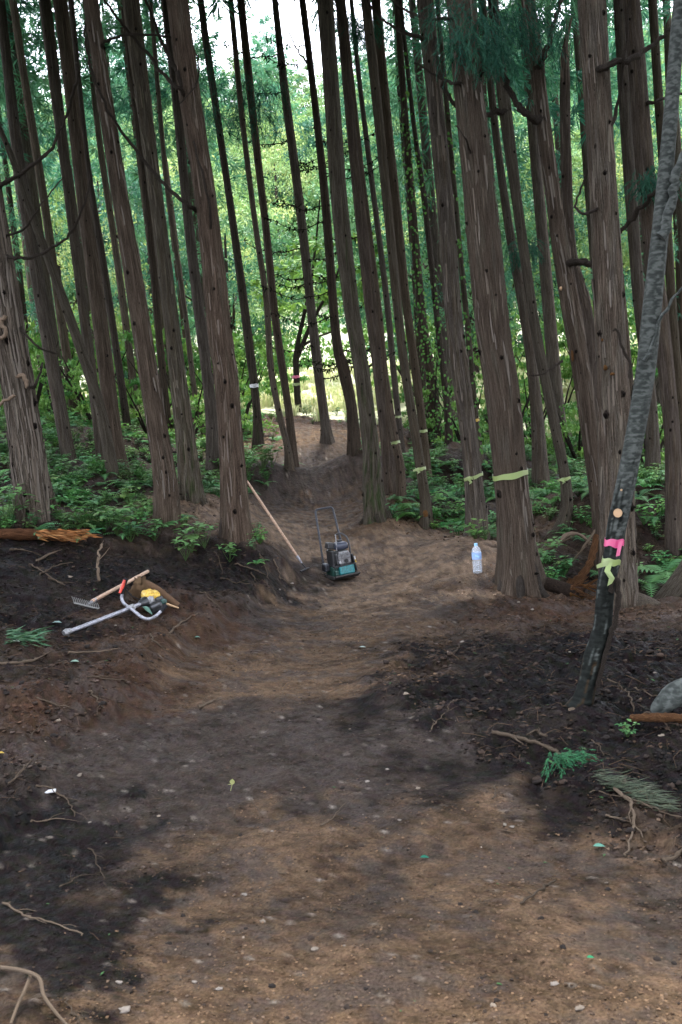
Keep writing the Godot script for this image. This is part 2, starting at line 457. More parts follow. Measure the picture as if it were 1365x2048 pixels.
# ---------------------------------------------------------------- terrain
var CP := [
	[680, 2040, 2.66], [100, 2040, 2.75], [1300, 2040, 2.55], [680, 1750, 3.62], [100, 1750, 3.8], [1300, 1750, 3.4], [680, 1500, 4.95], [200, 1500, 5.1], [1000, 1500, 4.7], [1360, 1550, 4.1],
	[30, 1500, 5.0], [500, 1350, 6.4], [680, 1300, 7.2], [850, 1350, 6.1], [1000, 1300, 6.7], [1200, 1300, 6.4], [1150, 1430, 5.05], [1360, 1330, 5.8], [1340, 1440, 4.8],
	[330, 1370, 6.1], [250, 1340, 6.3], [100, 1380, 5.8], [130, 1270, 7.1], [240, 1240, 7.7], [330, 1250, 7.8], [40, 1200, 7.7], [200, 1150, 8.8], [60, 1100, 9.2],
	[470, 1215, 8.6], [590, 1145, 10.3], [540, 1165, 9.7], [470, 1140, 9.7], [380, 1130, 9.7], [420, 1200, 8.5], [520, 1105, 10.3], [390, 1195, 8.6],
	[690, 1165, 10.1], [680, 1240, 8.5], [580, 1240, 8.4], [800, 1230, 8.6], [780, 1150, 10.4], [955, 1147, 9.6], [900, 1085, 10.7], [985, 1092, 10.1], [820, 1075, 11.4], [900, 1240, 8.4], [1100, 1215, 8.7],
	[1340, 1200, 8.6], [1340, 1260, 7.3], [1150, 1170, 9.6],
	[660, 1060, 12.0], [560, 1080, 11.2], [560, 1030, 12.6], [620, 1000, 14.0], [700, 1000, 13.9], [640, 930, 16.0], [600, 905, 16.8], [655, 890, 17.2], [620, 845, 20.5], [560, 845, 20.0], [690, 870, 18.0], [720, 860, 20.0], [430, 1045, 11.6],
	[1000, 1000, 14.0], [1200, 950, 16.0], [1010, 890, 20.0], [1300, 1000, 13.5], [1230, 870, 21.0], [900, 990, 14.5], [880, 920, 18.0],
	[170, 840, 18.5], [40, 900, 14.0], [300, 880, 17.0], [20, 1000, 11.5], [470, 930, 15.0], [400, 850, 20.0], [180, 1010, 11.6],
]
var tps_p := []
var tps_w := []
const LX0 := -18.0
const LX1 := 18.0
const LD0 := -4.0
const LD1 := 34.0
const LS := 0.2
var lat := PackedFloat32Array()
var lat_c := PackedColorArray()
var lat_m := PackedFloat32Array()
var lnx := 0
var lnd := 0

func solve_tps() -> void:
	tps_p = []
	var hs := []
	var add := func(p: Vector3):
		tps_p.append(Vector2(p.x, -p.z)); hs.append(p.y)
	for c in CP: add.call(px(c[0], c[1], c[2]))
	for t in TREES:
		if t.has("hid"): continue
		add.call(px(t.p[0][0], t.p[0][1], t.d))
	for q in [[-4.0, -2.0, 0.15], [4.0, -2.0, 0.0], [0.0, -2.0, 0.0], [-5.0, 3.0, 0.25], [5.0, 3.0, 0.05], [-8.0, 8.0, 0.7], [9.0, 8.0, 0.1], [-14.0, 14.0, 1.6], [14.0, 14.0, 0.3], [-17.0, 25.0, 2.2], [16.0, 26.0, 1.2], [0.0, 30.0, 2.2], [-9.0, 30.0, 2.3], [8.0, 30.0, 2.0], [17.0, 0.0, 0.0], [-17.0, 0.0, 0.6]]:
		add.call(Vector3(q[0], q[2], -q[1]))
	var n := tps_p.size()
	var N := n + 3
	var A := []
	for i in N:
		var row := PackedFloat64Array(); row.resize(N + 1)
		A.append(row)
	for i in n:
		for j in n:
			var r: float = (tps_p[i] as Vector2).distance_to(tps_p[j])
			A[i][j] = r * r * log(maxf(r, 1e-6)) if i != j else 0.02
		A[i][n] = 1.0; A[i][n + 1] = tps_p[i].x; A[i][n + 2] = tps_p[i].y
		A[n][i] = 1.0; A[n + 1][i] = tps_p[i].x; A[n + 2][i] = tps_p[i].y
		A[i][N] = hs[i]
	for k in N:
		var piv := k
		for i in range(k + 1, N):
			if absf(A[i][k]) > absf(A[piv][k]): piv = i
		var tmp = A[k]; A[k] = A[piv]; A[piv] = tmp
		var rk: PackedFloat64Array = A[k]
		for i in range(k + 1, N):
			var ri: PackedFloat64Array = A[i]
			var f := ri[k] / rk[k]
			if f == 0.0: continue
			for j in range(k, N + 1): ri[j] -= f * rk[j]
			A[i] = ri
	var w := PackedFloat64Array(); w.resize(N)
	for k in range(N - 1, -1, -1):
		var s: float = A[k][N]
		for j in range(k + 1, N): s -= A[k][j] * w[j]
		w[k] = s / A[k][k]
	tps_w = w

func far_h(x: float, d: float) -> float:
	var h := 2.0 + maxf(0.0, d - 28.0) * 0.085 + 0.010 * x
	if d > 48.0: h += pow(d - 48.0, 1.12) * 0.195
	return h

const K_ := Color(0.0135, 0.0115, 0.0105)
const D_ := Color(0.060, 0.046, 0.037)
const B_ := Color(0.140, 0.090, 0.054)
const O_ := Color(0.260, 0.182, 0.122)
const E_ := Color(0.090, 0.068, 0.054)
const L_ := Color(0.065, 0.036, 0.022)
const G_ := Color(0.036, 0.026, 0.019)
var COLS := [
	[700, 1950, B_], [450, 1870, B_], [1000, 1800, B_], [900, 1700, B_], [1250, 1950, B_], [560, 1780, B_], [640, 1680, B_], [300, 2020, B_], [1150, 1720, B_], [700, 1800, D_], [330, 1600, D_], [250, 1850, K_], [100, 1950, K_], [60, 1800, K_], [150, 1650, K_], [150, 1530, D_], [600, 1500, D_], [400, 1450, D_],
	[800, 1480, D_], [720, 1580, D_], [1000, 1540, K_], [1200, 1650, K_], [1300, 1550, K_], [1330, 1800, D_], [520, 1350, B_], [640, 1340, B_], [420, 1310, B_], [700, 1260, B_], [560, 1235, D_], [330, 1300, L_], [250, 1370, L_], [120, 1420, L_], [40, 1350, G_], [100, 1250, K_], [200, 1160, K_], [60, 1130, K_], [400, 1180, K_], [480, 1150, K_], [540, 1160, K_], [420, 1230, L_],
	[700, 1190, O_], [850, 1140, O_], [640, 1210, B_], [760, 1200, O_], [950, 1115, O_], [870, 1095, O_], [780, 1110, O_], [920, 1160, O_], [840, 1190, B_], [900, 1215, D_], [1050, 1215, L_], [900, 1300, K_], [1100, 1300, K_], [1250, 1320, K_], [1000, 1400, K_], [850, 1400, K_], [1300, 1430, K_], [590, 1130, D_], [600, 1060, O_], [690, 1045, B_], [550, 1050, O_], [640, 1090, O_], [640, 1010, B_], [640, 960, E_], [600, 935, D_], [690, 930, E_], [640, 925, E_], [560, 985, D_], [600, 880, B_], [550, 855, L_], [650, 865, B_], [620, 850, L_], [430, 1045, O_],
	[200, 960, G_], [100, 1010, G_], [300, 930, G_], [50, 900, G_], [950, 1000, G_], [1100, 950, G_], [1280, 1050, G_], [1000, 900, G_], [1150, 1130, G_], [1330, 1150, G_], [170, 840, L_], [900, 930, G_],
]
var EDGE_L := [[-300, 2200, 2.4], [-60, 1750, 3.8], [100, 1520, 5.0], [290, 1395, 5.9], [350, 1300, 7.2], [470, 1215, 8.6], [585, 1148, 10.2], [545, 1090, 11.0], [500, 1035, 12.4], [560, 960, 15.0], [600, 905, 16.8], [520, 850, 19.5]]
var EDGE_R := [[690, 850, 20.5], [700, 880, 18.0], [715, 930, 16.0], [720, 1052, 12.3], [850, 1072, 11.7], [985, 1090, 10.2], [1000, 1190, 9.1], [900, 1245, 8.3], [800, 1300, 7.2], [740, 1390, 5.9], [900, 1480, 4.9], [1150, 1640, 4.0], [1365, 1780, 3.3], [1700, 2200, 2.3]]

func make_lattice() -> void:
	solve_tps()
	lnx = int((LX1 - LX0) / LS) + 1
	lnd = int((LD1 - LD0) / LS) + 1
	lat.resize(lnx * lnd); lat_m.resize(lnx * lnd); lat_c.resize(lnx * lnd)
	var poly := PackedVector2Array()
	for e in EDGE_L + EDGE_R:
		var p := px(e[0], e[1], e[2])
		poly.append(Vector2(p.x, -p.z))
	var n := tps_p.size()
	for j in lnd:
		var d := LD0 + j * LS
		for i in lnx:
			var x := LX0 + i * LS
			var q := Vector2(x, d)
			var h: float = tps_w[n] + tps_w[n + 1] * x + tps_w[n + 2] * d
			for k in n:
				var r2 := q.distance_squared_to(tps_p[k])
				if r2 > 1e-9: h += tps_w[k] * 0.5 * r2 * log(r2)
			lat[j * lnx + i] = h
			lat_m[j * lnx + i] = 1.0 if Geometry2D.is_point_in_polygon(q, poly) else 0.0
	# litter heaped round the feet of the trunks
	for t in TREES:
		var b := px(t.p[0][0], t.p[0][1], t.d)
		var r0: float = t.p[0][2] * 0.5 * t.d / F + 0.22
		for j in range(int((-b.z - 1.2 - LD0) / LS), int((-b.z + 1.2 - LD0) / LS)):
			for i in range(int((b.x - 1.2 - LX0) / LS), int((b.x + 1.2 - LX0) / LS)):
				if i < 0 or j < 0 or i >= lnx or j >= lnd: continue
				var dd := Vector2(LX0 + i * LS - b.x, LD0 + j * LS + b.z).length()
				lat[j * lnx + i] += 0.07 * exp(-dd * dd / (r0 * r0))
	# the colour zones of the soil: brown subsoil, dark compacted loam, black humus, litter
	var pts := []
	for c in COLS:
		var p := hit_base(c[0], c[1])
		pts.append(Vector3(p.x, -p.z, 0))
	for j in lnd:
		var d := LD0 + j * LS
		for i in lnx:
			var x := LX0 + i * LS
			var k := j * lnx + i
			if d > 22.0 or absf(x) > 10.0 or d < 1.5:
				lat_c[k] = G_ if d > 5.0 else D_
				continue
			var sum := Color(0, 0, 0, 0)
			var ws := 0.0
			for m in pts.size():
				var r2: float = (pts[m].x - x) * (pts[m].x - x) + (pts[m].y - d) * (pts[m].y - d)
				var w := 1.0 / (r2 * r2 + 1e-4)
				sum += COLS[m][2] * w
				ws += w
			lat_c[k] = sum / ws

func lat_at(a: PackedFloat32Array, x: float, d: float) -> float:
	var u := clampf((x - LX0) / LS, 0.0, lnx - 1.001)
	var w := clampf((d - LD0) / LS, 0.0, lnd - 1.001)
	var i := int(u); var j := int(w)
	var fu := u - i; var fw := w - j
	var k := j * lnx + i
	return lerpf(lerpf(a[k], a[k + 1], fu), lerpf(a[k + lnx], a[k + lnx + 1], fu), fw)

func col_at(x: float, d: float) -> Color:
	var u := clampf((x - LX0) / LS, 0.0, lnx - 1.001)
	var w := clampf((d - LD0) / LS, 0.0, lnd - 1.001)
	var i := int(u); var j := int(w)
	var fu := u - i; var fw := w - j
	var k := j * lnx + i
	return lat_c[k].lerp(lat_c[k + 1], fu).lerp(lat_c[k + lnx].lerp(lat_c[k + lnx + 1], fu), fw)

func base_h(x: float, d: float) -> float:
	var t := smoothstep(22.0, 29.0, d)
	var s := smoothstep(12.0, 17.5, absf(x))
	t = maxf(t, s)
	var near := lat_at(lat, x, d) if t < 1.0 else 0.0
	var far := far_h(x, d) if t > 0.0 else 0.0
	if s > 0.0 and d < 28.0:
		far = lerpf(lat_at(lat, clampf(x, -13.0, 13.0), d), far, smoothstep(18.0, 28.0, d))
	return lerpf(near, far, t)

func gh(x: float, z: float) -> float:
	var d := -z
	var h := base_h(x, d)
	if d > 30.0 or d < -6.0 or absf(x) > 20.0: return h + n_a.get_noise_2d(x * 0.4, d * 0.4) * 0.3
	var m := lat_at(lat_m, x, d)
	var rough := lerpf(1.0, 0.25, m)
	h += (0.4 - m) * 0.10 * smoothstep(4.5, 7.0, d) * (1.0 - smoothstep(13.0, 18.0, d)) * smoothstep(0.6, -0.4, x)
	h += n_a.get_noise_2d(x, d) * 0.06 * lerpf(1.0, 0.55, m)
	h += n_b.get_noise_2d(x, d) * 0.045 * rough
	var cl := n_c.get_noise_2d(x, d)
	h += absf(cl) * 0.045 * rough + n_d.get_noise_2d(x, d) * 0.010 * lerpf(1.0, 0.35, m)
	return h

func hit_base(x: float, y: float) -> Vector3:
	var r := ray(x, y)
	r /= -r.z
	var d := 1.2
	var last := d
	while d < 45.0:
		var p := cam_p + r * d
		if p.y < base_h(p.x, d):
			for k in 7:
				var m := (last + d) * 0.5
				var q := cam_p + r * m
				if q.y < base_h(q.x, m): d = m
				else: last = m
			break
		last = d
		d *= 1.02
	return cam_p + r * d

func hit(x: float, y: float) -> Vector3:
	var r := ray(x, y)
	r /= -r.z
	var d := maxf(1.2, -hit_base(x, y).z - 1.6)
	while d < 46.0:
		var p := cam_p + r * d
		if p.y <= gh(p.x, p.z): return Vector3(p.x, gh(p.x, p.z), p.z)
		d += 0.012
	return cam_p + r * d

func soil_color(x: float, d: float) -> Color:
	# what the soil is made of here: subsoil, loam, humus or litter, with a grey crust left by the plate and crumbs of pale stone
	var wx := n_b.get_noise_2d(x * 0.8, d * 0.8 + 50.0)
	var wd := n_b.get_noise_2d(x * 0.8 + 90.0, d * 0.8)
	var wx2 := n_c.get_noise_2d(x * 0.9 + 30.0, d * 0.9)
	var c := col_at(x + wx * 0.5 + wx2 * 0.2, d + wd * 0.55 - wx2 * 0.2)
	var fine := n_d.get_noise_2d(x, d)
	var v := 1.0 + 0.35 * n_a.get_noise_2d(x * 1.6 + 11.0 + wx * 0.6, d * 1.6) + 0.40 * n_b.get_noise_2d(x * 1.1, d * 1.5) + 0.5 * n_c.get_noise_2d(x * 1.2, d * 1.5) + 0.45 * fine
	c = c * (maxf(v, 0.3) * 0.68)
	var cr := n_a.get_noise_2d(x * 2.1 + 60.0, d * 2.6) + 0.55 * n_b.get_noise_2d(x * 1.5, d * 1.5 + 20.0) + 0.5 * n_c.get_noise_2d(x * 1.3, d * 1.3)
	if c.r > 0.03: c = c.lerp(Color(0.058, 0.047, 0.041), smoothstep(0.12, 0.34, cr) * 0.55)
	var pale := n_c.get_noise_2d(x * 1.3 + 400.0, d * 1.3) + 0.35 * fine
	if pale > 0.60 and lat_at(lat_m, x, d) > 0.3: c = c.lerp(Color(0.20, 0.17, 0.14), minf(1.0, (pale - 0.60) * 5.0))
	c.a = 1.0
	return c

func make_ground() -> void:
	var xs := PackedFloat32Array()
	var x := 0.0
	var half := [0.0]
	while x < 75.0:
		x += 0.024 + maxf(0.0, x - 1.8) * 0.022
		half.append(x)
	for k in range(half.size() - 1, 0, -1): xs.append(-half[k])
	for k in half.size(): xs.append(half[k])
	var ds := PackedFloat32Array()
	var d := -6.0
	while d < 130.0:
		ds.append(d)
		d += 0.25 if d < 1.9 else (maxf(0.018, 0.006 * d) if d < 26.0 else 0.03 * d)
	var nx := xs.size(); var nd := ds.size()
	var V := PackedVector3Array(); V.resize(nx * nd)
	var C := PackedColorArray(); C.resize(nx * nd)
	var K := PackedByteArray(); K.resize(nx * nd)
	for j in nd:
		d = ds[j]
		for i in nx:
			x = xs[i]
			var k := j * nx + i
			V[k] = Vector3(x, gh(x, -d), -d)
			if d > 22.0 + n_a.get_noise_2d(x * 0.7, 9.0) * 2.0:
				K[k] = 2
				var t := 0.5 + 0.5 * n_b.get_noise_2d(x * 0.5, d * 0.5)
				C[k] = Color(0.40, 0.42, 0.26).lerp(Color(0.52, 0.50, 0.38), t) if d < 60.0 else Color(0.07, 0.10, 0.04)
				continue
			C[k] = soil_color(x, d)
			var wx := n_b.get_noise_2d(x * 0.8, d * 0.8 + 50.0)
			var wd := n_b.get_noise_2d(x * 0.8 + 90.0, d * 0.8)
			var m := lat_at(lat_m, x + wx * 0.2, d + wd * 0.2)
			K[k] = 1 if m > 0.5 else 0
	var N := PackedVector3Array(); N.resize(nx * nd)
	for j in nd:
		for i in nx:
			var a := V[j * nx + mini(i + 1, nx - 1)] - V[j * nx + maxi(i - 1, 0)]
			var b := V[mini(j + 1, nd - 1) * nx + i] - V[maxi(j - 1, 0) * nx + i]
			N[j * nx + i] = a.cross(b).normalized()
	for kind in 3:
		var mb := MB.new()
		var map := PackedInt32Array(); map.resize(nx * nd); map.fill(-1)
		for j in nd - 1:
			for i in nx - 1:
				var k := j * nx + i
				if K[k] != kind: continue
				for q in [k, k + nx, k + 1, k + 1, k + nx, k + nx + 1]:
					if map[q] < 0:
						map[q] = mb.v.size()
						mb.v.append(V[q]); mb.n.append(N[q]); mb.uv.append(Vector2(V[q].x, V[q].z)); mb.c.append(C[q])
					mb.ix.append(map[q])
		var nm: String = ["ground", "path", "meadow"][kind]
		solo(nm, mb.mesh(), [M.soil, M.path, M.vcol][kind], Vector3.ZERO, ["dark forest floor of loose humus and needle litter", "packed brown dirt trail winding between the cedars", "bright grassy meadow slope beyond the trees"][kind], ["ground", "path", "meadow"][kind], "", "structure")

# ---------------------------------------------------------------- foliage meshes
var crowns := []      # cedar crowns
var leafy := []       # broadleaf crowns
var shrubs := []
var knots := []

func blade(mb: MB, p: Vector3, dir: Vector3, side: Vector3, l: float, w: float) -> void:
	var m := p + dir * l * 0.4
	var e := p + dir * l
	mb.tri(p, m + side * w, e)
	mb.tri(p, e, m - side * w)

func cedar_crown(sd: int, h: float, r0: float, nb: int, blades: int, bl: float, bw: float) -> Mesh:
	var g := RandomNumberGenerator.new(); g.seed = sd
	var mb := MB.new()
	for k in nb:
		var t := (k + g.randf()) / nb
		var ang := k * 2.39996 + g.randf() * 0.6
		var L := (r0 * pow(1.0 - t, 0.75) + 0.3) * g.randf_range(0.65, 1.15)
		var out := Vector3(cos(ang), 0, sin(ang))
		var p := Vector3(0, t * h, 0)
		var base := Color(0.026, 0.105, 0.072).lerp(Color(0.068, 0.175, 0.090), g.randf())
		var ns := int(4 + L * 3.2)
		for s in ns:
			var u := (s + 1.0) / ns
			var q := p + out * L * u + Vector3(0, -0.28 * L * u * u + 0.30 * L * u * u * u, 0) + Vector3(g.randf_range(-1, 1), g.randf_range(-1, 1), g.randf_range(-1, 1)) * 0.24
			var sc := 0.6 + 0.6 * sin(PI * u * 0.85)
			for b in blades:
				var dir := (out * g.randf_range(0.1, 1.0) + Vector3(g.randf_range(-0.9, 0.9), g.randf_range(-0.9, 0.35), g.randf_range(-0.9, 0.9))).normalized()
				var side := dir.cross(Vector3(g.randf_range(-1, 1), g.randf_range(-1, 1), g.randf_range(-1, 1))).normalized()
				mb.col = base * g.randf_range(0.7, 1.35)
				blade(mb, q + dir * g.randf() * 0.12, dir, side, bl * sc * g.randf_range(0.6, 1.2), bw * sc)
	return mb.mesh()

func leaf_tri(mb: MB, g: RandomNumberGenerator, p: Vector3, s: float, up := 0.6) -> void:
	var n := (Vector3(g.randf_range(-1, 1), g.randf_range(-1, 1) + up, g.randf_range(-1, 1))).normalized()
	var a := n.cross(Vector3(g.randf_range(-1, 1), 0.1, g.randf_range(-1, 1))).normalized()
	var b := n.cross(a)
	mb.tri(p - a * s, p - b * s * 0.45, p + a * s)
	mb.tri(p - a * s, p + a * s, p + b * s * 0.45 + n * s * 0.15)

func leaf_crown(sd: int, r: Vector3, clumps: int, per: int, s: float, c0: Color, c1: Color) -> Mesh:
	var g := RandomNumberGenerator.new(); g.seed = sd
	var mb := MB.new()
	for k in clumps:
		var d := Vector3(g.randf_range(-1, 1), g.randf_range(-0.9, 1), g.randf_range(-1, 1))
		while d.length() > 1.0: d = Vector3(g.randf_range(-1, 1), g.randf_range(-0.9, 1), g.randf_range(-1, 1))
		d = d.normalized() * pow(d.length(), 0.5)
		var c := d * r
		var cr := g.randf_range(0.10, 0.24) * r.x
		var base := c0.lerp(c1, g.randf())
		for b in per:
			var o := Vector3(g.randfn(), g.randfn() * 0.45, g.randfn()) * cr * 0.6
			mb.col = base * g.randf_range(0.75, 1.3)
			leaf_tri(mb, g, c + o, s * g.randf_range(0.6, 1.2))
	return mb.mesh()

func fern_mesh(sd: int, fronds: int, L: float) -> Mesh:
	var g := RandomNumberGenerator.new(); g.seed = sd
	var mb := MB.new()
	for k in fronds:
		var a := TAU * k / fronds + g.randf_range(-0.3, 0.3)
		var out := Vector3(cos(a), 0, sin(a))
		var sd2 := Vector3(-sin(a), 0, cos(a))
		var l := L * g.randf_range(0.7, 1.1)
		var lift := g.randf_range(0.45, 0.8)
		mb.col = Color(0.042, 0.135, 0.055).lerp(Color(0.100, 0.21, 0.070), g.randf())
		var last := Vector3.ZERO
		var n := 15
		for s in range(1, n + 1):
			var u := float(s) / n
			var p := out * l * u * 0.9 + Vector3.UP * l * (lift * u - 0.62 * u * u)
			var w := l * 0.24 * sin(PI * pow(u, 0.7)) + 0.004
			var fw := (p - last).normalized()
			for q in [-1.0, 1.0]:
				var dir: Vector3 = (sd2 * q + fw * 0.35 - Vector3.UP * 0.15).normalized()
				var hw := fw * l * 0.026
				mb.tri(p - hw, p + hw, p + dir * w)
			mb.quad(last - sd2 * 0.003, last + sd2 * 0.003, p + sd2 * 0.003, p - sd2 * 0.003)
			last = p
	return mb.mesh()

func leaf_shape(mb: MB, p: Vector3, dir: Vector3, side: Vector3, l: float, w: float) -> void:
	# an ovate leaf folded a little along its midrib
	var up := side.cross(dir) * -1.0
	if up.y < 0: up = -up
	var prev := [p, p, p]
	for s in range(1, 5):
		var u := s / 4.0
		var hw: float = w * [0.0, 0.85, 1.0, 0.62, 0.0][s]
		var m := p + dir * l * u - up * l * 0.18 * u * u
		var a := m - side * hw + up * hw * 0.25
		var b := m + side * hw + up * hw * 0.25
		if s == 1:
			mb.tri(p, b, m); mb.tri(p, m, a)
		else:
			mb.quad(prev[1], prev[2], b, m) if s < 4 else mb.tri(prev[1], prev[2], m)
			if s < 4: mb.quad(prev[0], prev[1], m, a)
			else: mb.tri(prev[0], prev[1], m)
		prev = [a, m, b]

func herb_mesh(sd: int, stems: int, h: float, ls: float, c0: Color, c1: Color) -> Mesh:
	var g := RandomNumberGenerator.new(); g.seed = sd
	var mb := MB.new()
	for k in stems:
		var a := g.randf() * TAU
		var lean := g.randf_range(0.1, 0.7)
		var top := Vector3(cos(a) * lean, 1.0, sin(a) * lean).normalized() * h * g.randf_range(0.5, 1.1)
		mb.col = Color(0.05, 0.09, 0.03)
		mb.tube([Vector3.ZERO, top * 0.5 + Vector3(g.randf_range(-1, 1), 0, g.randf_range(-1, 1)) * 0.02, top], [0.004, 0.002], 4, false)
		var nl := g.randi_range(3, 6)
		var base := c0.lerp(c1, g.randf())
		for s in nl:
			var b := a + TAU * s / nl + g.randf_range(-0.4, 0.4)
			var dir := Vector3(cos(b), g.randf_range(-0.25, 0.3), sin(b)).normalized()
			var side := dir.cross(Vector3.UP).normalized()
			var at := top * (1.0 if s < 3 else g.randf_range(0.55, 0.95))
			mb.col = base * g.randf_range(0.75, 1.25)
			var l := ls * g.randf_range(0.6, 1.15)
			leaf_shape(mb, at + dir * ls * 0.15, dir, side, l, l * 0.34)
	return mb.mesh()

func grass_mesh(sd: int, n: int, h: float, w: float, c0: Color, c1: Color) -> Mesh:
	var g := RandomNumberGenerator.new(); g.seed = sd
	var mb := MB.new()
	for k in n:
		var a := g.randf() * TAU
		var out := Vector3(cos(a), 0, sin(a))
		var p := out * g.randf() * h * 0.3
		var side := Vector3(-sin(a), 0, cos(a)) * w
		var l := h * g.randf_range(0.5, 1.1)
		mb.col = c0.lerp(c1, g.randf())
		var m := p + Vector3.UP * l * 0.6 + out * l * 0.15
		var e := m + Vector3.UP * l * 0.25 + out * l * 0.45
		mb.quad(p - side, p + side, m + side * 0.7, m - side * 0.7)
		mb.tri(m - side * 0.7, m + side * 0.7, e)
	return mb.mesh()

func make_foliage() -> void:
	for k in 3: crowns.append(cedar_crown(100 + k, 8.0, 2.3, 56, 34, 0.22, 0.013))
	for k in 3: crowns.append(cedar_crown(110 + k, 8.0, 2.3, 40, 24, 0.20, 0.010))
	var lc := [[Color(0.055, 0.130, 0.050), Color(0.15, 0.23, 0.085)], [Color(0.018, 0.066, 0.044), Color(0.045, 0.115, 0.068)], [Color(0.10, 0.18, 0.06), Color(0.24, 0.29, 0.11)], [Color(0.030, 0.100, 0.052), Color(0.085, 0.17, 0.08)]]
	for k in 4: leafy.append(leaf_crown(200 + k, Vector3(2.6, 3.0, 2.6), 64, 170, 0.065 + 0.015 * (k % 2), lc[k][0], lc[k][1]))
	for k in 3: shrubs.append(leaf_crown(300 + k, Vector3(1.0, 0.9, 1.0), 34, 42, 0.07, Color(0.045, 0.13, 0.035), Color(0.12, 0.22, 0.05)))
	for k in 3:
		var mb := MB.new()
		mb.col = Color(0.42, 0.38, 0.35)
		mb.lump(Transform3D(Basis(), Vector3(k, 0, 0)).translated(Vector3(-k, 0, 0)), Vector3(0.032, 0.040, 0.020), n_a, 0.5, 40.0 + k * 7.0, 6, 9)
		mb.col = Color(0.13, 0.11, 0.10)
		mb.lump(Transform3D(Basis(Vector3.RIGHT, 0.3), Vector3(0, -0.006, 0.016)), Vector3(0.021, 0.026, 0.014), n_a, 0.6, 60.0 + k * 9.0, 5, 7)
		if k == 1: mb.tube([Vector3(0, -0.005, 0.01), Vector3(0.006, 0.004, 0.05)], [0.009, 0.006], 6)
		knots.append(mb.mesh())

# ---------------------------------------------------------------- trees
var tree_nodes := []

func trunk_axis(t: Dictionary) -> Array:
	# world points and radii, base first, carried on above the picture
	var pts := []
	var q := []
	for p in t.p: q.append(Vector3(p[0], p[1], p[2]))
	q = spline(q, 8 if t.d < 13.0 else 5) if t.d > 6.0 else spline(q, 12)
	var rr := []
	for p in q:
		pts.append(px(p.x, p.y, t.d))
		rr.append(p.z * 0.455 * t.d / F)
	return [pts, rr]

func build_trunk(pts: Array, rr: Array, base: Vector3, sides: int, shag: float, moss: float, sd: float, fluted := 1.0, stain := 0.0) -> Mesh:
	var mb := MB.new()
	var m := pts.size()
	var u := Vector3.RIGHT
	var s := 0.0
	# every tree has its own shade of bark
	var tint := Color(1.08, 1.04, 0.98).lerp(Color(1.06, 0.93, 0.82), fmod(sd * 0.37, 1.0)) * (0.86 + 0.34 * fmod(sd * 0.71, 1.0))
	for i in m:
		var t: Vector3 = (pts[mini(i + 1, m - 1)] - pts[maxi(i - 1, 0)]).normalized()
		u = (u - t * u.dot(t)).normalized()
		var w := t.cross(u)
		if i > 0: s += (pts[i] - pts[i - 1]).length()
		var foot := exp(-maxf(s - 0.3, 0.0) / 0.26)
		for j in sides + 1:
			var a := TAU * (j % sides) / sides
			var ca := cos(a); var sa := sin(a)
			var f := n_a.get_noise_3d(ca * 1.6 + sd, s * 0.35, sa * 1.6) * 0.10
			f += n_b.get_noise_3d(ca * 1.1 + sd, s * 0.12, sa * 1.1) * (0.05 + 0.05 * shag)
			f += n_c.get_noise_3d(ca * 0.9, s * (0.10 + 0.5 * shag) + sd, sa * 0.9) * 0.05 * (0.5 + shag)
			f += foot * fluted * 0.10
			f += foot * fluted * (0.18 * sin(a * 5.0 + sd) + 0.12 * sin(a * 3.0 + sd * 2.0))
			var r: float = rr[i] * (1.0 + f)
			var nn := u * ca + w * sa
			var tone := 1.0 + 0.35 * n_b.get_noise_3d(ca * 0.6 + sd, s * 0.5, sa * 0.6)
			var c := Color(tone, tone, tone) * tint
			if moss > 0.0:
				var k := clampf((n_b.get_noise_3d(ca + sd, s * 0.9, sa) + n_c.get_noise_3d(ca, s * 1.4, sa + sd) * 0.6 + moss * 0.9 - 0.55 - s * 0.10) * 3.0, 0.0, 1.0)
				c = c.lerp(Color(0.30, 0.62, 0.24), k * 0.85)
			if stain > 0.0:
				# dark wet algae on the lower bark, ending in ragged patches
				var k := n_b.get_noise_3d(ca * 0.7, s * 1.2, sa * 0.7) * 0.5 + n_c.get_noise_3d(ca * 0.6, s * 0.8, sa * 0.6) * 0.35
				c = Color(1.25, 1.28, 1.25) if s + k * 1.1 > 1.25 else Color(0.22, 0.235, 0.22)
				if s < 1.3 and n_b.get_noise_3d(ca * 0.8 + 5.0, s * 1.6, sa * 0.8) > 0.42: c = Color(1.3, 1.35, 1.3)
				if s < 0.55 and n_b.get_noise_3d(ca * 0.6 + 9.0, s * 0.8, sa * 0.6) > 0.16: c = Color(0.50, 0.30, 0.18)
			mb.col = c
			mb.vert(pts[i] - base + nn * r, nn, Vector2(float(j) / sides * roundf(clampf(rr[0] * 6.0, 1.0, 3.0)) * 0.5, s))
	for i in m - 1:
		for j in sides:
			var k := i * (sides + 1) + j
			mb.ix.append_array([k, k + sides + 2, k + 1, k, k + sides + 1, k + sides + 2])
	var e: int = (m - 1) * (sides + 1)
	var ci := mb.vert(pts[m - 1] - base, Vector3.UP, Vector2(0.5, s))
	for j in sides: mb.ix.append_array([ci, e + j + 1, e + j])
	# smooth normals from the displaced shape
	var nn2 := PackedVector3Array(); nn2.resize(mb.v.size())
	for i in range(0, mb.ix.size(), 3):
		var a := mb.ix[i]; var b := mb.ix[i + 1]; var c := mb.ix[i + 2]
		var fn := (mb.v[c] - mb.v[a]).cross(mb.v[b] - mb.v[a])
		nn2[a] += fn; nn2[b] += fn; nn2[c] += fn
	for i in m:
		var k := i * (sides + 1)
		var sum := nn2[k] + nn2[k + sides]
		nn2[k] = sum; nn2[k + sides] = sum
	for i in nn2.size(): mb.n[i] = nn2[i].normalized() if nn2[i].length() > 1e-12 else Vector3.UP
	return mb.mesh()

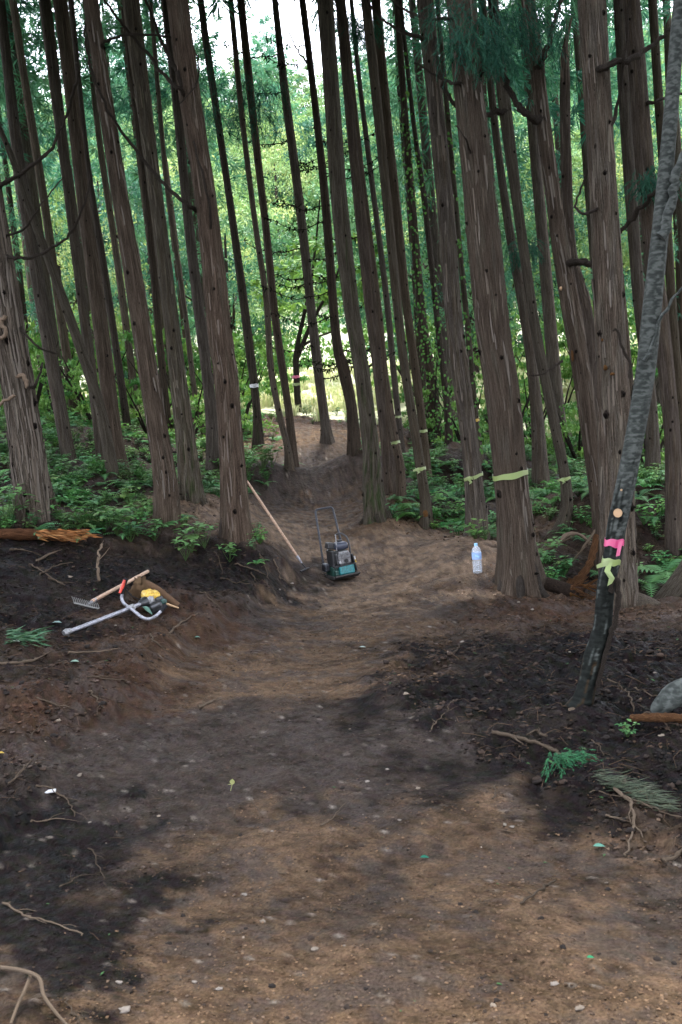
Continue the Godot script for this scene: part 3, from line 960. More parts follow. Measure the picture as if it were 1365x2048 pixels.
func bare_branch(pts: Array, r0: float, r1: float, base: Vector3) -> Mesh:
	var mb := MB.new()
	var sp := spline(pts, 7)
	var out := []; var rad := []
	for i in sp.size():
		var t := float(i) / (sp.size() - 1)
		var p: Vector3 = sp[i]
		out.append(p - base + Vector3(n_b.get_noise_3d(p.x * 4.0, p.y * 4.0, 1.0), n_b.get_noise_3d(p.x * 4.0, p.y * 4.0, 9.0), 0) * r0 * 1.2)
		rad.append(lerpf(r0, r1, pow(t, 0.8)) * (1.0 + 0.25 * n_c.get_noise_2d(t * 12.0, r0 * 900.0)))
	mb.col = Color(1, 1, 1)
	mb.tube(out, rad, 8)
	return mb.mesh()

func add_cedar(t: Dictionary, i: int) -> void:
	var ax := trunk_axis(t)
	var pts: Array = ax[0]; var rr: Array = ax[1]
	var base: Vector3 = pts[0]
	var lab: String = t.get("l", "slender cedar trunk without tape deeper in the stand")
	var o := thing("cedar_tree", lab, "tree", base, "" if t.has("l") else "slender cedars deeper in the stand")
	tree_nodes.append({"o": o, "pts": pts.duplicate(), "rr": rr.duplicate(), "t": t})
	var top_seen: int = pts.size() - 1
	# below ground and on above the picture
	var dn: Vector3 = (pts[0] - pts[1]).normalized()
	pts.push_front(pts[0] + Vector3(0, -0.3, 0)); rr.push_front(rr[0] * 1.05)
	var top: Vector3 = pts[pts.size() - 1]
	if not t.has("snag"):
		var dirv: Vector3 = (pts[pts.size() - 1] - pts[pts.size() - 4]).normalized()
		dirv = (dirv + Vector3.UP * 0.6).normalized()
		var total := 15.0 + 4.0 * fmod(i * 0.618, 1.0)
		if t.has("short"): total = 9.0
		var left := maxf(total - top.y, 3.0)
		var r_top: float = rr[rr.size() - 1]
		for k in range(1, 9):
			pts.append(top + dirv * left * k / 8.0); rr.append(lerpf(r_top, 0.02, pow(k / 8.0, 1.2)))
	var sides := 44 if t.d < 11.5 else (30 if t.d < 14.5 else 18)
	part("trunk", build_trunk(pts, rr, base, sides, t.get("s", 0.2), t.get("moss", 0.0), i * 3.7), M[t.m], o)
	if t.d < 13.5:
		# spreading root collar
		var rg2 := RandomNumberGenerator.new(); rg2.seed = 700 + i
		var nr := 7
		for k in nr:
			var an := TAU * k / nr + rg2.randf_range(-0.35, 0.35)
			var ou := Vector3(sin(an), 0, cos(an))
			var R: float = rr[1] * 0.84
			var reach := R * rg2.randf_range(1.35, 1.8)
			var ps := []
			for q in [[0.62, R * rg2.randf_range(1.0, 1.9)], [0.98, R * 0.62], [1.25, R * 0.24]]: ps.append(ou * R * q[0] + Vector3(0, q[1], 0))
			var tip := ou * reach
			ps.append(Vector3(tip.x, gh(base.x + tip.x, base.z + tip.z) - base.y - 0.02, tip.z) + Vector3(rg2.randf_range(-0.04, 0.04), 0, rg2.randf_range(-0.04, 0.04)))
			var rb := MB.new()
			var tn2 := rg2.randf_range(0.75, 1.05)
			rb.col = Color(tn2, tn2, tn2)
			rb.tube(spline(ps, 4), [R * 0.30, R * 0.34, R * 0.32, R * 0.10], 10)
			part("root", rb.mesh(), M[t.m], o)
	if t.get("s", 0.0) >= 0.3:
		var sg := RandomNumberGenerator.new(); sg.seed = 900 + i
		var sb := MB.new()
		for k in int(80 * (2.4 if t.s > 0.8 else 1.0)):
			var at := sg.randf() * (top_seen - 2.0) + 1.0
			var ang := sg.randf_range(-1.7, 1.7)
			var out := Vector3(sin(ang), 0, cos(ang))
			var sd := Vector3(cos(ang), 0, -sin(ang))
			var a0 := int(at)
			var p0: Vector3 = pts[a0].lerp(pts[a0 + 1], at - a0)
			var ax2: Vector3 = (pts[a0 + 1] - pts[a0]).normalized()
			var L := sg.randf_range(0.08, 0.34) * (1.5 if t.s > 0.8 else 1.0)
			var w := sg.randf_range(0.003, 0.010)
			var lift := sg.randf_range(0.002, 0.030) * (1.6 if t.s > 0.8 else 1.0)
			var rr0: float = lerpf(rr[a0], rr[a0 + 1], at - a0) * 1.02
			var tn := sg.randf_range(0.6, 1.7)
			sb.col = Color(tn, tn * 0.95, tn * 0.9)
			var up := 1.0 if sg.randf() < 0.6 else -1.0
			var q := p0 - base + out * rr0
			var bend := sd * sg.randf_range(-0.012, 0.012)
			sb.ribbon([q, q + ax2 * up * L * 0.5 + out * lift * 0.2, q + ax2 * up * L * 0.85 + out * lift * 0.6 + bend * 0.5, q + ax2 * up * L + out * lift + bend], [sd * w, sd * w * 1.1 + out * 0.002, sd * w * 0.8, sd * w * 0.25])
		part("bark_strips", sb.mesh(), M[t.m], o).set_meta("kind", "stuff")
	# branch scars
	var rg := RandomNumberGenerator.new(); rg.seed = 500 + i
	var nk := int(clampf(26.0 - t.d * 0.7, 7, 20))
	for k in nk:
		var f := (k + rg.randf() * 0.8) / nk
		var at := 1.0 + f * (top_seen - 1.0)
		var a0 := int(at); var fr := at - a0
		var p: Vector3 = pts[a0].lerp(pts[a0 + 1], fr)
		var r: float = lerpf(rr[a0], rr[a0 + 1], fr)
		var ang := rg.randf_range(-1.5, 1.5)
		var out := Vector3(sin(ang), 0, cos(ang))
		var kn := part("knot", knots[k % 3], M["bark" if t.m != "bark_dark" else "bark_dark"], o)
		var sc := clampf(r / 0.17, 0.5, 1.2) * rg.randf_range(0.5, 1.15)
		kn.transform = Transform3D(Basis(Vector3.UP, ang).scaled(Vector3.ONE * sc), p - base + out * r * 0.97)
	if not t.has("snag"):
		var dv: Vector3 = (pts[pts.size() - 1] - pts[pts.size() - 5]).normalized()
		var y0: float = maxf(1.65 + 0.46 * t.d + 0.4, 7.0)
		var cr := part("crown", crowns[i % 3], M.needle, o)
		var h0: float = pts[pts.size() - 1].y - y0
		var k0: float = clampf((y0 - top.y) / maxf(0.1, pts[pts.size() - 1].y - top.y), 0.0, 1.0)
		var cp: Vector3 = top.lerp(pts[pts.size() - 1], k0)
		cr.transform = Transform3D(Basis(Vector3.UP, i * 1.3).scaled(Vector3(1.25, maxf(h0, 3.0) / 7.6, 1.25)), cp - base)
		cr.set_meta("kind", "stuff")
	if t.has("ivy"):
		var mb := MB.new()
		for k in int(260 * t.ivy):
			var at := rg.randf() * (top_seen - 1.5) + 1.0
			var a0 := int(at)
			var p: Vector3 = pts[a0].lerp(pts[a0 + 1], at - a0)
			var ang := rg.randf_range(-1.8, 1.8)
			var out := Vector3(sin(ang), rg.randf_range(-0.3, 0.2), cos(ang)).normalized()
			mb.col = Color(0.04, 0.12, 0.03).lerp(Color(0.10, 0.20, 0.05), rg.randf())
			var dir := (out * 0.4 + Vector3(rg.randf_range(-0.5, 0.5), -0.8, 0)).normalized()
			leaf_shape(mb, p - base + out * (rr[a0] + rg.randf() * rg.randf() * 0.28), dir, dir.cross(out).normalized(), rg.randf_range(0.03, 0.08), 0.022)
		part("ivy", mb.mesh(), M.leaf, o).set_meta("kind", "stuff")
	if t.has("twigs"):
		for k in 16:
			var f := rg.randf_range(0.35, 1.0)
			var at := f * top_seen
			var a0 := int(at)
			var p: Vector3 = pts[a0].lerp(pts[mini(a0 + 1, pts.size() - 1)], at - a0)
			var sg := -1.0 if k % 2 else 1.0
			var L := rg.randf_range(0.5, 1.1)
			var mb := MB.new()
			mb.col = Color(0.35, 0.32, 0.30)
			var line := []
			for s in 7:
				var u := s / 6.0
				line.append(p - base + Vector3(sg * L * u, -0.16 * sin(u * PI) * L + 0.1 * u * L + rg.randf_range(-0.02, 0.02), rg.randf_range(-0.05, 0.05) + 0.3 * u))
			mb.tube(line, [0.010, 0.004], 5)
			for s in 26:
				var u := rg.randf()
				var q: Vector3 = (line[int(u * 5.9)] as Vector3).lerp(line[int(u * 5.9) + 1], rg.randf())
				var dir := Vector3(rg.randf_range(-0.6, 0.6), rg.randf_range(-1, 0.4), rg.randf_range(-0.5, 0.5)).normalized()
				mb.col = Color(0.16, 0.22, 0.16)
				blade(mb, q, dir, dir.cross(Vector3.BACK).normalized(), rg.randf_range(0.04, 0.10), 0.012)
			part("twig", mb.mesh(), M.bark_dark, o)

func axis_at(i: int, y: float) -> Array:
	# centre, radius and direction of tree i where the picture row y crosses it
	var tn: Dictionary = tree_nodes[i]
	var best := 0; var bd := 1e9
	for k in tn.pts.size():
		var q := cam_b.inverse() * ((tn.pts[k] as Vector3) - cam_p)
		var row := 1024.0 - q.y / -q.z * F
		if absf(row - y) < bd:
			bd = absf(row - y); best = k
	var a: int = clampi(best, 1, tn.pts.size() - 2)
	# refine between neighbours
	var res: Vector3 = tn.pts[best]; var rr: float = tn.rr[best]
	var lo: Vector3 = tn.pts[a - 1]; var hi: Vector3 = tn.pts[a + 1]
	bd = 1e9
	for k in 41:
		var p := lo.lerp(hi, k / 40.0)
		var q := cam_b.inverse() * (p - cam_p)
		var row := 1024.0 - q.y / -q.z * F
		if absf(row - y) < bd:
			bd = absf(row - y); res = p; rr = lerpf(tn.rr[a - 1], tn.rr[a + 1], k / 40.0)
	return [res, rr, (hi - lo).normalized()]

func make_trees() -> void:
	for i in TREES.size(): add_cedar(TREES[i], i)
	for b in BRANCHES:
		var tn: Dictionary = tree_nodes[b[0]]
		var d: float = tn.t.d
		var base: Vector3 = tn.o.position
		var pts := []
		var m: int = b[2].size()
		for k in m:
			var dd := d - 0.02 - (0.12 if k > 0 else 0.0) - 0.35 * sin(k * 1.3 + b[1]) * (float(k) / m)
			pts.append(px(b[2][k][0], b[2][k][1], dd))
		var r0: float = b[1] * 0.58 * d / F
		part("branch", bare_branch(pts, r0, r0 * 0.4, base), M.bark_dark, tn.o)

# ---------------------------------------------------------------- background woods
func make_background() -> void:
	# further trunks of the stand, behind those traced above
	var sp := [[-40, 21.0], [60, 20.5], [130, 21.5], [20, 24.0], [300, 25.0], [350, 23.0], [205, 26.0], [100, 27.0], [440, 24.0], [395, 27.0], [905, 22.0], [985, 20.5], [1030, 24.0], [1120, 19.0], [1215, 21.0], [1265, 18.5], [1320, 23.0], [1395, 19.0], [1160, 26.0], [930, 27.0]]
	var k := 0
	for s in sp:
		var r := ray(s[0], 850)
		var x: float = r.x / -r.z * s[1]
		var b := Vector3(x, gh(x, -s[1]), -s[1])
		var o := thing("cedar_tree", "thin distant cedar trunk half lost among foliage behind the stand", "tree", b, "distant cedar trunks behind the stand")
		var H := 15.0 + fmod(k * 1.7, 4.0)
		var w := 0.10 + 0.05 * fmod(k * 0.37, 1.0)
		var lean := Vector3(-0.02 - 0.02 * fmod(k * 0.73, 1.0), 1, 0)
		var pts := []; var rr := []
		for q in 14:
			pts.append(b + lean * (H * q / 13.0 - 0.3)); rr.append(lerpf(w, 0.03, q / 13.0))
		part("trunk", build_trunk(pts, rr, b, 12, 0.1, 0.0, k * 2.1), M[["bark_dark", "bark", "bark_grey"][k % 3]], o)
		var cr := part("crown", crowns[k % 6], M.needle, o)
		var y0 := 5.4 + fmod(k * 2.3, 3.6)
		cr.transform = Transform3D(Basis(Vector3.UP, k * 2.0).scaled(Vector3(0.95, (H - y0) / 7.6, 0.95)), lean * y0)
		cr.set_meta("kind", "stuff")
		k += 1
	for s in [[-20, 22.5, 1.1], [70, 25.0, 1.3], [290, 27.0, 1.3], [445, 23.0, 1.25], [850, 23.0, 1.2], [1015, 22.0, 1.15], [1225, 22.0, 1.15], [1370, 23.0, 1.2], [960, 31.0, 1.4]]:
		var r := ray(s[0], 850)
		var x: float = r.x / -r.z * s[1]
		var b := Vector3(x, gh(x, -s[1]), -s[1])
		var o := thing("young_cedar", "bushy young cedar with drooping blue green foliage behind the trunks", "tree", b, "young cedars behind the trunks")
		var H: float = 9.5 * s[2]
		part("trunk", build_trunk([b - Vector3(0, 0.3, 0), b + Vector3(0.03, H * 0.3, 0), b + Vector3(-0.04, H * 0.65, 0), b + Vector3(0, H, 0)], [0.10, 0.08, 0.05, 0.02], b, 10, 0.1, 0.0, k * 1.1), M.bark_dark, o)
		var cr := part("crown", crowns[3 + k % 3], M.needle, o)
		cr.transform = Transform3D(Basis(Vector3.UP, k * 2.0).scaled(Vector3(0.62, (H - 2.2) / 8.0, 0.62) * Vector3(s[2], 1, s[2])), Vector3(0, 2.4, 0))
		cr.set_meta("kind", "stuff")
		k += 1
	# cedars round the camera, whose crowns shade the trail
	for s in [[-4.5, -1.0], [4.6, -1.5], [-6.5, 4.5], [5.6, 3.2], [-2.8, -4.6], [2.6, -5.2], [-8.5, 9.0], [8.5, 7.5], [-5.2, -7.5], [0.2, -8.6], [5.4, -8.0], [-8.5, -3.5], [8.6, -4.0], [-9.5, 1.5], [9.2, 2.0], [-2.6, -11.5], [3.2, -11.8], [-8.0, -11.0], [8.2, -11.4], [-11.5, 6.0], [11.8, 5.5], [-13.0, 11.5], [-10.5, 13.5], [-14.5, 1.0], [-13.5, -5.0], [14.0, 0.5], [13.2, -6.0], [12.2, 10.5], [14.5, 14.0], [10.8, 13.0], [-15.0, 16.5], [-12.8, 20.0], [15.5, 18.5], [0.5, -14.5], [-5.5, -15.0], [6.0, -15.5], [-16.5, 7.0], [16.8, 8.0]]:
		var b := Vector3(s[0], gh(s[0], -s[1]), -s[1])
		var o := thing("cedar_tree", "tall cedar further along the trailside beyond the visible stand", "tree", b, "cedars beyond the visible stand")
		var pts := []; var rr := []
		for q in 12:
			pts.append(b + Vector3(0, 17.0 * q / 11.0 - 0.3, 0)); rr.append(lerpf(0.22, 0.03, q / 11.0))
		part("trunk", build_trunk(pts, rr, b, 14, 0.1, 0.0, k * 2.1), M.bark, o)
		var cr := part("crown", crowns[k % 3], M.needle, o)
		cr.transform = Transform3D(Basis(Vector3.UP, k * 2.0).scaled(Vector3(1.3, 1.55, 1.3)), Vector3(0, 4.2 if s[1] < 0.0 or absf(s[0]) > 9.5 else 7.4, 0))
		cr.set_meta("kind", "stuff")
		k += 1
	# broadleaf trees in the light beyond
	var bl := [[-60, 31, 1.2], [60, 34, 1.3], [150, 30, 1.0], [240, 38, 1.4], [330, 33, 1.1], [420, 40, 1.4], [480, 31, 0.9], [500, 47, 1.3], [590, 64, 1.5], [680, 68, 1.6], [770, 62, 1.5], [830, 36, 1.2], [880, 30, 1.1], [950, 40, 1.4], [1020, 32, 1.1], [1090, 37, 1.2], [1160, 31, 1.1], [1240, 36, 1.3], [1330, 31, 1.2], [1420, 34, 1.3], [200, 47, 1.7], [1000, 50, 1.7], [1200, 48, 1.7], [380, 52, 1.7]]
	k = 0
	for s in bl:
		var r := ray(s[0], 800)
		var d: float = s[1]
		var x: float = r.x / -r.z * d
		var b := Vector3(x, gh(x, -d), -d)
		var kind: String = ["green", "dark blue green", "pale yellow green", "fresh mid green"][(k * 3 + k / 4) % 4]
		var o := thing("broadleaf_tree", kind + " broadleaf tree standing in daylight beyond the cedars", "tree", b, kind + " broadleaf trees beyond the cedars")
		var mb := MB.new()
		mb.col = Color(0.7, 0.7, 0.7)
		var sc: float = s[2]
		var th := 3.0 * sc
		mb.tube([Vector3(0, -0.2, 0), Vector3(0.1, th * 0.5, 0), Vector3(-0.1, th, 0.1), Vector3(0, th * 1.9, 0)], [0.16 * sc, 0.12 * sc, 0.09 * sc, 0.03], 8)
		for q in 4:
			var a := q * 1.7 + k
			mb.tube([Vector3(0, th * (0.55 + 0.12 * q), 0), Vector3(cos(a) * 0.8, th * (0.55 + 0.12 * q) + 0.8, sin(a) * 0.8) , Vector3(cos(a) * 1.6, th * (0.55 + 0.12 * q) + 1.4, sin(a) * 1.6)], [0.06 * sc, 0.02], 6)
		part("trunk", mb.mesh(), M.bark_dark, o)
		var cr := part("crown", leafy[(k * 3 + k / 4) % 4], M.leaf, o)
		cr.transform = Transform3D(Basis(Vector3.UP, k * 1.9).scaled(Vector3(sc, sc * (0.85 + 0.3 * fmod(k * 0.7, 1.0)), sc)), Vector3(0, th * 1.25, 0))
		cr.set_meta("kind", "stuff")
		k += 1
	# shrubs along the meadow edge
	var sh := [[500, 25, 1.2], [540, 27, 1.0], [470, 23, 1.0], [400, 24, 1.3], [330, 22, 1.1], [260, 25, 1.4], [180, 23, 1.3], [90, 24, 1.4], [20, 22, 1.4], [-60, 23, 1.4], [830, 25, 1.2], [1000, 24, 1.0], [1075, 26, 1.2], [1120, 23, 1.3], [1180, 25, 1.4], [1250, 24, 1.3], [1310, 26, 1.5], [1390, 24, 1.4], [640, 47, 1.6], [700, 48, 1.7], [760, 47, 1.5], [580, 46, 1.6], [820, 46, 1.6], [60, 17.5, 0.6], [110, 18.5, 0.7], [185, 18.0, 0.55], [300, 18.5, 0.6], [370, 18.0, 0.55], [470, 18.5, 0.6], [865, 19.0, 0.6], [930, 18.0, 0.6], [1010, 17.5, 0.6], [1060, 19.5, 0.7], [1150, 18.0, 0.7], [1240, 18.5, 0.65], [1290, 16.0, 0.55], [1350, 17.0, 0.7]]
	k = 0
	for s in sh:
		var r := ray(s[0], 800)
		var d: float = s[1]
		var x: float = r.x / -r.z * d
		var b := Vector3(x, gh(x, -d), -d)
		var o := thing("shrub", "bushy green shrub along the sunny edge of the meadow" if d > 20.0 else "loose leafy shrub rising from the undergrowth between cedar trunks", "shrub", b, "shrubs along the meadow edge" if d > 20.0 else "shrubs in the undergrowth")
		var mb := MB.new()
		mb.col = Color(0.6, 0.6, 0.6)
		for q in 5:
			var a := q * 1.3 + k
			mb.tube([Vector3(0, -0.1, 0), Vector3(cos(a) * 0.3, 0.6, sin(a) * 0.3), Vector3(cos(a) * 0.7, 1.3, sin(a) * 0.7)], [0.03, 0.008], 5)
		part("stem", mb.mesh(), M.bark_dark, o)
		var cr := part("crown", shrubs[k % 3], M.leaf, o)
		var sc: float = s[2]
		cr.transform = Transform3D(Basis(Vector3.UP, k * 1.9).scaled(Vector3(sc, sc * 1.1, sc)), Vector3(0, 0.85 * sc, 0))
		cr.set_meta("kind", "stuff")
		k += 1
	# the wooded hillside far behind
	var xf := []; var cs := []
	for q in 420:
		var d := rf(56, 125)
		var x := rf(-0.62, 0.62) * d
		var s := rf(1.1, 1.9)
		xf.append(Transform3D(Basis(Vector3.UP, rf(0, TAU)).scaled(Vector3(s, s * rf(0.9, 1.3), s)), Vector3(x, gh(x, -d) + 2.4 * s, -d)))
		cs.append(Color(1, 1, 1) * rf(0.7, 1.25))
	tag(scatter("hillside_forest", leafy[0], M.leaf, xf, cs), "pale green wooded hillside far behind the meadow", "forest", "", "stuff")
	xf = []; cs = []
	for q in 80:
		var d := rf(54, 118)
		var x := rf(-0.6, 0.6) * d
		var s := rf(0.9, 1.5)
		xf.append(Transform3D(Basis(Vector3.UP, rf(0, TAU)).scaled(Vector3(s * 1.3, s * 1.2, s * 1.3)), Vector3(x, gh(x, -d) + 1.0, -d)))
		cs.append(Color(1, 1, 1) * rf(0.8, 1.3))
	tag(scatter("hillside_conifers", crowns[1], M.leaf, xf, cs), "pale blue green conifers scattered over the far hillside", "forest", "", "stuff")
	# meadow grass
	var gm := grass_mesh(7, 36, 0.34, 0.010, Color(0.32, 0.40, 0.18), Color(0.52, 0.50, 0.34))
	xf = []; cs = []
	for q in 3600:
		var d := rf(20.5, 46)
		var x := rf(-0.42, 0.42) * d
		if d < 23.5 and n_a.get_noise_2d(x, d) < 0.0: continue
		var s := rf(0.6, 1.3)
		xf.append(Transform3D(Basis(Vector3.UP, rf(0, TAU)).scaled(Vector3(s, s, s)), Vector3(x, gh(x, -d), -d)))
		cs.append(Color(1, 1, 1) * rf(0.8, 1.15))
	tag(scatter("meadow_grass", gm, M.leaf, xf, cs), "tall pale grass covering the sunny meadow", "grass", "", "stuff")

# ---------------------------------------------------------------- understory
func project(p: Vector3) -> Vector2:
	var q := cam_b.inverse() * (p - cam_p)
	return Vector2(682.5 + q.x / -q.z * F, 1024.0 - q.y / -q.z * F)

func make_understory() -> void:
	var c0 := Color(0.042, 0.122, 0.046); var c1 := Color(0.125, 0.225, 0.070)
	var herbs := [herb_mesh(1, 10, 0.24, 0.075, c0, c1), herb_mesh(2, 13, 0.18, 0.055, c0, c1), herb_mesh(3, 7, 0.32, 0.11, c0, c1), fern_mesh(4, 8, 0.42), fern_mesh(5, 6, 0.34)]
	var xf := [[], [], [], [], []]; var cs := [[], [], [], [], []]
	for q in 6500:
		var d := rf(9.4, 23.5)
		var x := rf(-0.42, 0.46) * d
		if lat_at(lat_m, x, d) > 0.12: continue
		var s := project(Vector3(x, base_h(x, d), -d))
		if s.x < 500.0:
			if s.y > 1088.0 - maxf(0.0, s.x - 300.0) * 0.25: continue
			if s.x > 290.0 and s.y > 1000.0 and rng.randf() < 0.75: continue
			if s.x > 380.0 and s.x < 470.0 and s.y > 1010.0: continue
		elif s.x < 830.0:
			if d < 15.0 and rng.randf() < 0.6: continue
			if d > 15.0 and rng.randf() < 0.85: continue
		else:
			if s.y > 1165.0: continue
			if s.y > 1060.0 and rng.randf() < 0.45: continue
		if n_a.get_noise_2d(x * 0.7 + 40.0, d * 0.7) < rf(-0.5, 0.15): continue
		var k: int = [0, 0, 1, 1, 2, 3, 4][rng.randi() % 7]
		var sc := rf(0.4, 1.0)
		xf[k].append(Transform3D(Basis(Vector3.UP, rf(0, TAU)) * Basis(Vector3.RIGHT, rf(-0.2, 0.2)) * Basis().scaled(Vector3.ONE * sc), Vector3(x, gh(x, -d) - 0.01, -d)))
		cs[k].append(Color(rf(0.75, 1.2), rf(0.8, 1.25), rf(0.75, 1.3)))
	var nm := ["undergrowth", "undergrowth", "undergrowth", "fern_cover", "fern_cover"]
	for k in 5:
		tag(scatter(nm[k], herbs[k], M.leaf, xf[k], cs[k]), ["low broad leaved undergrowth covering the forest floor", "small leaved undergrowth carpet under the cedars", "tall stalked leafy undergrowth among the trunks", "feathery fern cover spread across the forest floor", "small feathery ferns mixed into the undergrowth"][k], "undergrowth" if k < 3 else "ferns", "", "stuff")
	# plants one can pick out
	var picks := [[385, 1108, 2, 1.1, "bright leafy plant in front of the large cedar by the tool handle"], [410, 1095, 2, 0.9, ""], [372, 1122, 2, 0.8, ""], [460, 1125, 2, 0.7, "small two leaved plant on the dark bank below the leaning handle"], [310, 1082, 0, 1.0, ""], [262, 1085, 0, 1.1, ""], [235, 1070, 2, 1.1, ""], [190, 1050, 0, 1.3, ""], [14, 1050, 2, 1.4, "leafy plant beside the foot of the shaggy cedar trunk"], [525, 945, 2, 1.5, "tall leafy clump beside the twin trunks"], [500, 960, 2, 1.3, ""], [545, 935, 2, 1.2, ""],
		[800, 1022, 3, 1.2, "spreading fern at the foot of the curved grey stem"], [830, 1035, 4, 1.3, ""], [905, 1045, 0, 1.3, ""], [1100, 1130, 2, 1.0, "leafy plant between the biggest cedar and the splintered wood"], [1080, 1145, 0, 1.1, ""], [1330, 1150, 3, 1.7, "large fern beside the fallen log at the forest edge"], [1300, 1170, 3, 1.2, ""], [1270, 1165, 2, 0.7, "thin young plant growing before the stout cedar"], [1255, 1475, 0, 0.35, "tiny seedling on a bent root by the grey sapling"]]
	for p in picks:
		var at := hit(p[0], p[1])
		var fern: bool = p[2] >= 3
		var o := thing("fern" if fern else "leafy_plant", p[4] if p[4] else ("low fern at the edge of the undergrowth" if fern else "low leafy plant at the edge of the undergrowth"), "fern" if fern else "plant", at, "" if p[4] else "plants at the edge of the undergrowth")
		var f := part("foliage", herbs[p[2]], M.leaf, o)
		f.transform = Transform3D(Basis(Vector3.UP, p[0] * 0.7).scaled(Vector3.ONE * p[3]), Vector3(0, -0.01, 0))
		f.set_meta("kind", "stuff")

# ---------------------------------------------------------------- things on the ground
func twig_thing(name_: String, pts: Array, w0: float, w1: float, m: Material, label: String, cat: String, group := "", lift := 0.012, tone := 1.0) -> MeshInstance3D:
	# points: [x, y] picture points on the ground, or [x, y, height above it]
	var ps := []
	for p in pts:
		var h := hit(p[0], p[1]) if p.size() < 3 or p[2] <= 0.03 else hit_lifted(p[0], p[1], p[2])
		h.y += lift if p.size() < 3 else 0.0
		ps.append(h)
	var base: Vector3 = ps[0]
	var d0: float = -base.z
	var mb := MB.new()
	mb.col = Color(tone, tone, tone)
	var sp := spline(ps, 6)
	var line := []; var rad := []
	for i in sp.size():
		var t := float(i) / (sp.size() - 1)
		var p: Vector3 = sp[i]
		if lift > 0.0 and pts[0].size() < 3: p.y = maxf(p.y, gh(p.x, p.z) + w0 * 0.15 * d0 / F)
		line.append(p - base + Vector3(n_b.get_noise_2d(p.x * 5.0, p.z * 5.0), n_b.get_noise_2d(p.z * 5.0, p.x * 5.0) * 0.4, 0) * 0.022)
		rad.append(lerpf(w0, w1, t) * 0.5 * d0 / F * (1.0 + 0.6 * n_c.get_noise_2d(t * 4.0 + w0 * 7.0, w0)))
	mb.tube(line, rad, 7)
	if line.size() > 8 and w0 < 14.0:
		for q in 3:
			var at := 2 + (q * 5 + int(w0 * 3.0)) % (line.size() - 4)
			var dv: Vector3 = (line[at + 1] - line[at]).normalized()
			var sdv := Vector3(-dv.z, 0.15, dv.x) * (1.0 if q % 2 else -1.0)
			var L: float = rad[0] * 9.0 + 0.03
			mb.tube([line[at], line[at] + (dv + sdv * 0.8) * L * 0.5 + Vector3(0, 0.004, 0), line[at] + (dv * 1.1 + sdv * 0.6) * L], [rad[at] * 0.6, rad[at] * 0.25], 5)
	return solo(name_, mb.mesh(), m, base, label, cat, group)

func hit_lifted(x: float, y: float, h: float) -> Vector3:
	# the point on the ray that lies h above the ground
	var r := ray(x, y); r /= -r.z
	var d := 1.2
	while d < 40.0:
		var p := cam_p + r * d
		if p.y < gh(p.x, p.z) + h: return p
		d += 0.01
	return cam_p + r * d

